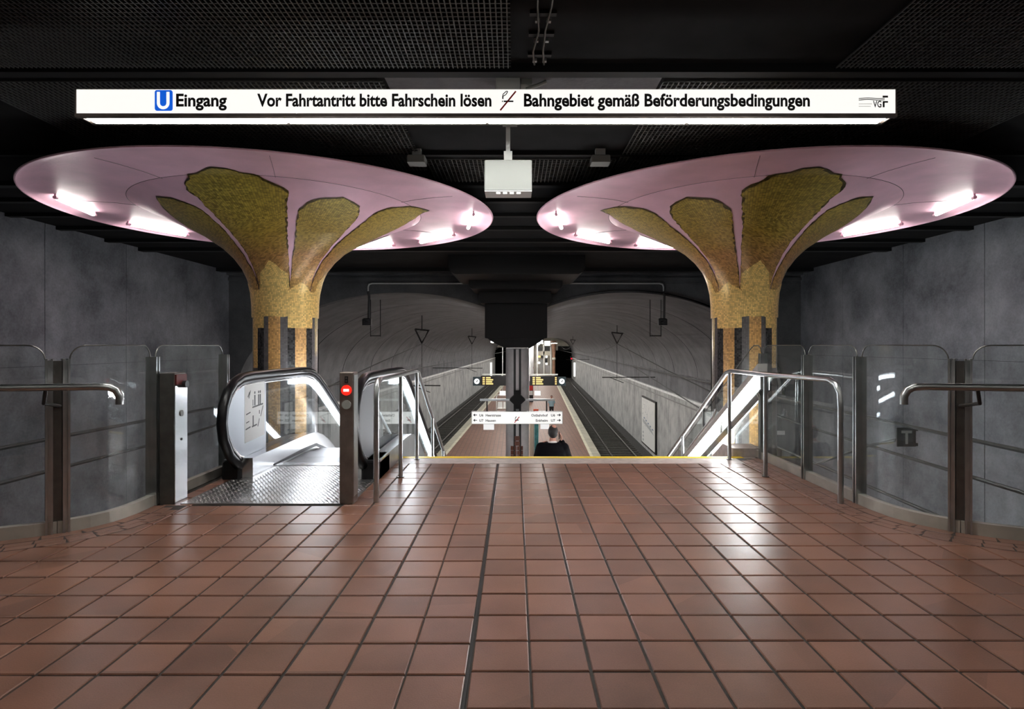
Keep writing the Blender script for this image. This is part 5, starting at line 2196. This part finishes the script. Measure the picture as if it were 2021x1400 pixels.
def hand(mb, wrist, d, side, curl, sz=1.0):
    """palm, four curved fingers and a thumb; d = direction of the fingers, side = across the palm, curl = closing direction"""
    w_, d, side, curl = Vector(wrist), Vector(d).normalized(), Vector(side).normalized(), Vector(curl).normalized()
    for k in range(4):
        a = w_ + side * (0.026 - 0.0175 * k) * sz
        b = a + d * 0.085 * sz
        capsule(mb, [(a * 0.5 + (w_) * 0.5, 0.018 * sz), (b, 0.012 * sz)])
        L = (0.036, 0.042, 0.039, 0.030)[k] * sz
        c = b + d * L * 0.9 + curl * L * 0.45
        e = c + d * L * 0.45 + curl * L * 0.75
        capsule(mb, [(b, 0.0105 * sz), (c, 0.0092 * sz), (e, 0.0078 * sz)])
    t0 = w_ + side * 0.03 * sz + d * 0.02
    t1 = t0 + side * 0.026 * sz + d * 0.03 * sz + curl * 0.012
    t2 = t1 + d * 0.034 * sz + curl * 0.018
    capsule(mb, [(t0, 0.014 * sz), (t1, 0.0115 * sz), (t2, 0.009 * sz)])


man = empty('person', (0.65, 10.13, -0.168 * 11), label='person in a black suit seen from behind on the stairs, hand raised to the ear', cat='person')
BX, BY, BZ = 0.65, 10.13, -0.168 * 11


def B(x, y, z):
    return (BX + x, BY + y, BZ + z)


# anatomy: one continuous body, facing away from the camera (+y)
m = MB()
capsule(m, [(B(-.09, 0.02, 0.92), .095), (B(-.10, 0.03, 0.50), .062), (B(-.10, 0.0, 0.10), .042)])
capsule(m, [(B(.09, 0.02, 0.92), .095), (B(.10, 0.06, 0.50), .062), (B(.10, 0.10, 0.10), .042)])
capsule(m, [(B(-.10, 0.0, 0.05), .04), (B(-.11, 0.15, 0.045), .035)])
capsule(m, [(B(.10, 0.10, 0.05), .04), (B(.11, 0.25, 0.045), .035)])
m.sphere(B(0, 0.02, 1.0), 0.17, 16, 12, (1.0, .72, .8))
m.sphere(B(0, 0.02, 1.22), 0.185, 16, 12, (1.0, .66, 1.15))
m.sphere(B(0, 0.0, 1.38), 0.19, 16, 12, (1.08, .62, .7))
capsule(m, [(B(0, -0.005, 1.44), .075), (B(0.005, 0.01, 1.55), .058)])
# head: skull, jaw, nose, ears
m.sphere(B(0.01, 0.02, 1.685), 0.10, 20, 14, (.80, 1.0, 1.16))
m.sphere(B(0.01, 0.055, 1.61), 0.07, 16, 12, (.85, .9, .85))
capsule(m, [(B(0.01, 0.118, 1.69), .010), (B(0.01, 0.137, 1.655), .016)])
capsule(m, [(B(0.01, 0.118, 1.612), .016), (B(-0.012, 0.112, 1.612), .012)])
for s_ in (-1, 1):
    m.sphere(B(0.01 + s_ * 0.083, 0.015, 1.668), 0.028, 12, 8, (.35, .7, 1.1))
    m.sphere(B(0.01 + s_ * 0.032, 0.108, 1.70), 0.012, 8, 6)
# left arm bent up, hand at the collar; right arm bent up to the ear
capsule(m, [(B(-.205, 0, 1.42), .07), (B(-.27, 0.06, 1.15), .05), (B(-.17, 0.16, 1.38), .034)])
capsule(m, [(B(.205, 0, 1.42), .07), (B(.285, 0.10, 1.17), .05), (B(.165, 0.07, 1.50), .034)])
hand(m, B(-.165, 0.15, 1.40), (0.12, -0.45, 0.9), (0.9, 0.3, 0), (0.5, -0.4, -0.2))
hand(m, B(.16, 0.065, 1.52), (-0.05, -0.1, 1), (0, 1, 0.1), (-0.9, 0, 0.2))
body = fuse(m, 0.0075, 'body', 'skin', man, 2)
m = MB()
m.sphere(B(0.01, -0.002, 1.69), 0.108, 20, 14, (.81, .93, 1.08))
hair = fuse(m, 0.01, 'hair_cap', 'hair', man, 1)
# bald crown: a patch of scalp standing just proud of the hair
m = MB()
m.sphere(B(0.022, -0.022, 1.768), 0.046, 16, 8, (1.0, 1.15, .9))
m.obj('bald_crown', 'skin', hair, smooth=True)
m = MB()
m.tube([B(0.06 * math.cos(a) + .003, 0.055 * math.sin(a) - .003, 1.505 - .012 * math.sin(a)) for a in [2 * PI * k / 20 for k in range(21)]], 0.019, 8)
m.obj('shirt_collar', 'shirt', man, smooth=True)
m = MB()
# jacket: torso shell to mid thigh, two sleeves
R = []
for z, rx, ry, cy_ in ((0.78, .245, .16, .02), (0.95, .24, .165, .02), (1.12, .225, .155, .02), (1.28, .235, .15, .01), (1.38, .238, .14, 0.0), (1.45, .21, .125, -.005), (1.505, .125, .095, -.005)):
    R.append([B(rx * math.copysign(abs(math.cos(a)) ** .8, math.cos(a)), cy_ + ry * math.copysign(abs(math.sin(a)) ** .8, math.sin(a)), z) for a in [2 * PI * k / 28 for k in range(28)]])
m.rings(R, True, True)
capsule(m, [(B(-.19, 0, 1.41), .098), (B(-.275, 0.05, 1.15), .078), (B(-.175, 0.155, 1.37), .058)])
capsule(m, [(B(.19, 0, 1.41), .098), (B(.29, 0.09, 1.16), .078), (B(.167, 0.07, 1.49), .056)])
fuse(m, 0.012, 'jacket', 'suit', man, 3)
m = MB()
capsule(m, [(B(-.09, 0.02, 0.92), .108), (B(-.10, 0.03, 0.50), .082), (B(-.10, 0.0, 0.10), .068)])
capsule(m, [(B(.09, 0.02, 0.92), .108), (B(.10, 0.06, 0.50), .082), (B(.10, 0.10, 0.10), .068)])
m.sphere(B(0, 0.02, .96), 0.18, 16, 12, (1.05, .75, .7))
fuse(m, 0.014, 'trousers', 'suit', man, 2)
for sx, yy in ((-.105, 0.05), (.105, 0.15)):
    m = MB()
    R = []
    for t, wd, ht in ((-.11, .03, .05), (-.07, .042, .075), (0.0, .045, .085), (.08, .048, .06), (.14, .042, .045), (.175, .02, .03)):
        R.append([B(sx + wd * math.cos(a), yy + t, max(0.002, ht * .5 + ht * .5 * math.sin(a))) for a in [2 * PI * k / 10 for k in range(10)]])
    m.rings(R, True, True)
    m.obj('shoe', 'black_plastic', man, smooth=True)
ph = empty('mobile_phone', B(.125, .06, 1.60), label='dark mobile phone held at the ear of the person on the stairs', cat='phone')
m = MB()
M_ = Matrix.Translation(B(.118, .05, 1.62)) @ Matrix.Rotation(0.25, 4, 'X')
m.box(-.006, .006, -.032, .032, -.065, .065, M_)
m.obj('casing', 'black_plastic', ph)
m = MB()
m.box(-.0075, -.0065, -.028, .028, -.058, .058, M_)
m.obj('screen', 'clock_case', ph)

# person standing on the platform
PX, PY = W(1088.5, 0, 49.8)[0], 49.8
p2 = empty('person', (PX, PY, ZP), label='distant person in a pale blue shirt standing on the platform', cat='person')


def B2(x, y, z):
    return (PX + x, PY + y, ZP + z)


m = MB()
for s_ in (-1, 1):
    capsule(m, [(B2(s_ * .09, 0, .90), .09), (B2(s_ * .10, 0.01, .5), .06), (B2(s_ * .10, 0, .08), .042)])
    capsule(m, [(B2(s_ * .10, 0, .05), .04), (B2(s_ * .11, -.14, .045), .034)])
    capsule(m, [(B2(s_ * .20, 0, 1.40), .06), (B2(s_ * .26, 0.0, 1.12), .045), (B2(s_ * .24, -.08, .88), .032)])
    hand(m, B2(s_ * .24, -.09, .86), (0, -.15, -1), (-s_ * .2, -1, 0), (-s_, 0, 0))
    m.sphere(B2(s_ * .08, 0, 1.62), 0.026, 10, 8, (.4, .7, 1.1))
m.sphere(B2(0, 0, .98), .17, 14, 10, (1, .7, .8))
m.sphere(B2(0, 0, 1.2), .18, 14, 10, (1, .65, 1.15))
m.sphere(B2(0, 0, 1.37), .18, 14, 10, (1.08, .6, .6))
capsule(m, [(B2(0, 0, 1.42), .065), (B2(0, -.01, 1.52), .052)])
m.sphere(B2(0, -.01, 1.635), .10, 16, 12, (.8, .95, 1.12))
capsule(m, [(B2(0, -.105, 1.64), .01), (B2(0, -.122, 1.61), .015)])
fuse(m, 0.012, 'body', 'skin', p2, 1)
m = MB()
m.sphere(B2(0, .012, 1.655), .108, 16, 12, (.83, .9, 1.05))
m.obj('hair', 'hair', p2, smooth=True)
m = MB()
R = []
for z, rx, ry in ((.82, .21, .15), (1.0, .215, .15), (1.2, .22, .145), (1.36, .225, .13), (1.43, .17, .10), (1.47, .09, .08)):
    R.append([B2(rx * math.cos(a), ry * math.sin(a), z) for a in [2 * PI * k / 20 for k in range(20)]])
m.rings(R, True, True)
for s_ in (-1, 1):
    capsule(m, [(B2(s_ * .20, 0, 1.38), .075), (B2(s_ * .26, 0, 1.12), .058)])
fuse(m, 0.018, 'shirt', 'blue_cloth', p2, 2)
m = MB()
for s_ in (-1, 1):
    capsule(m, [(B2(s_ * .09, 0, .90), .105), (B2(s_ * .10, 0.01, .5), .08), (B2(s_ * .10, 0, .10), .062)])
fuse(m, 0.018, 'trousers', 'dark_cloth', p2, 1)
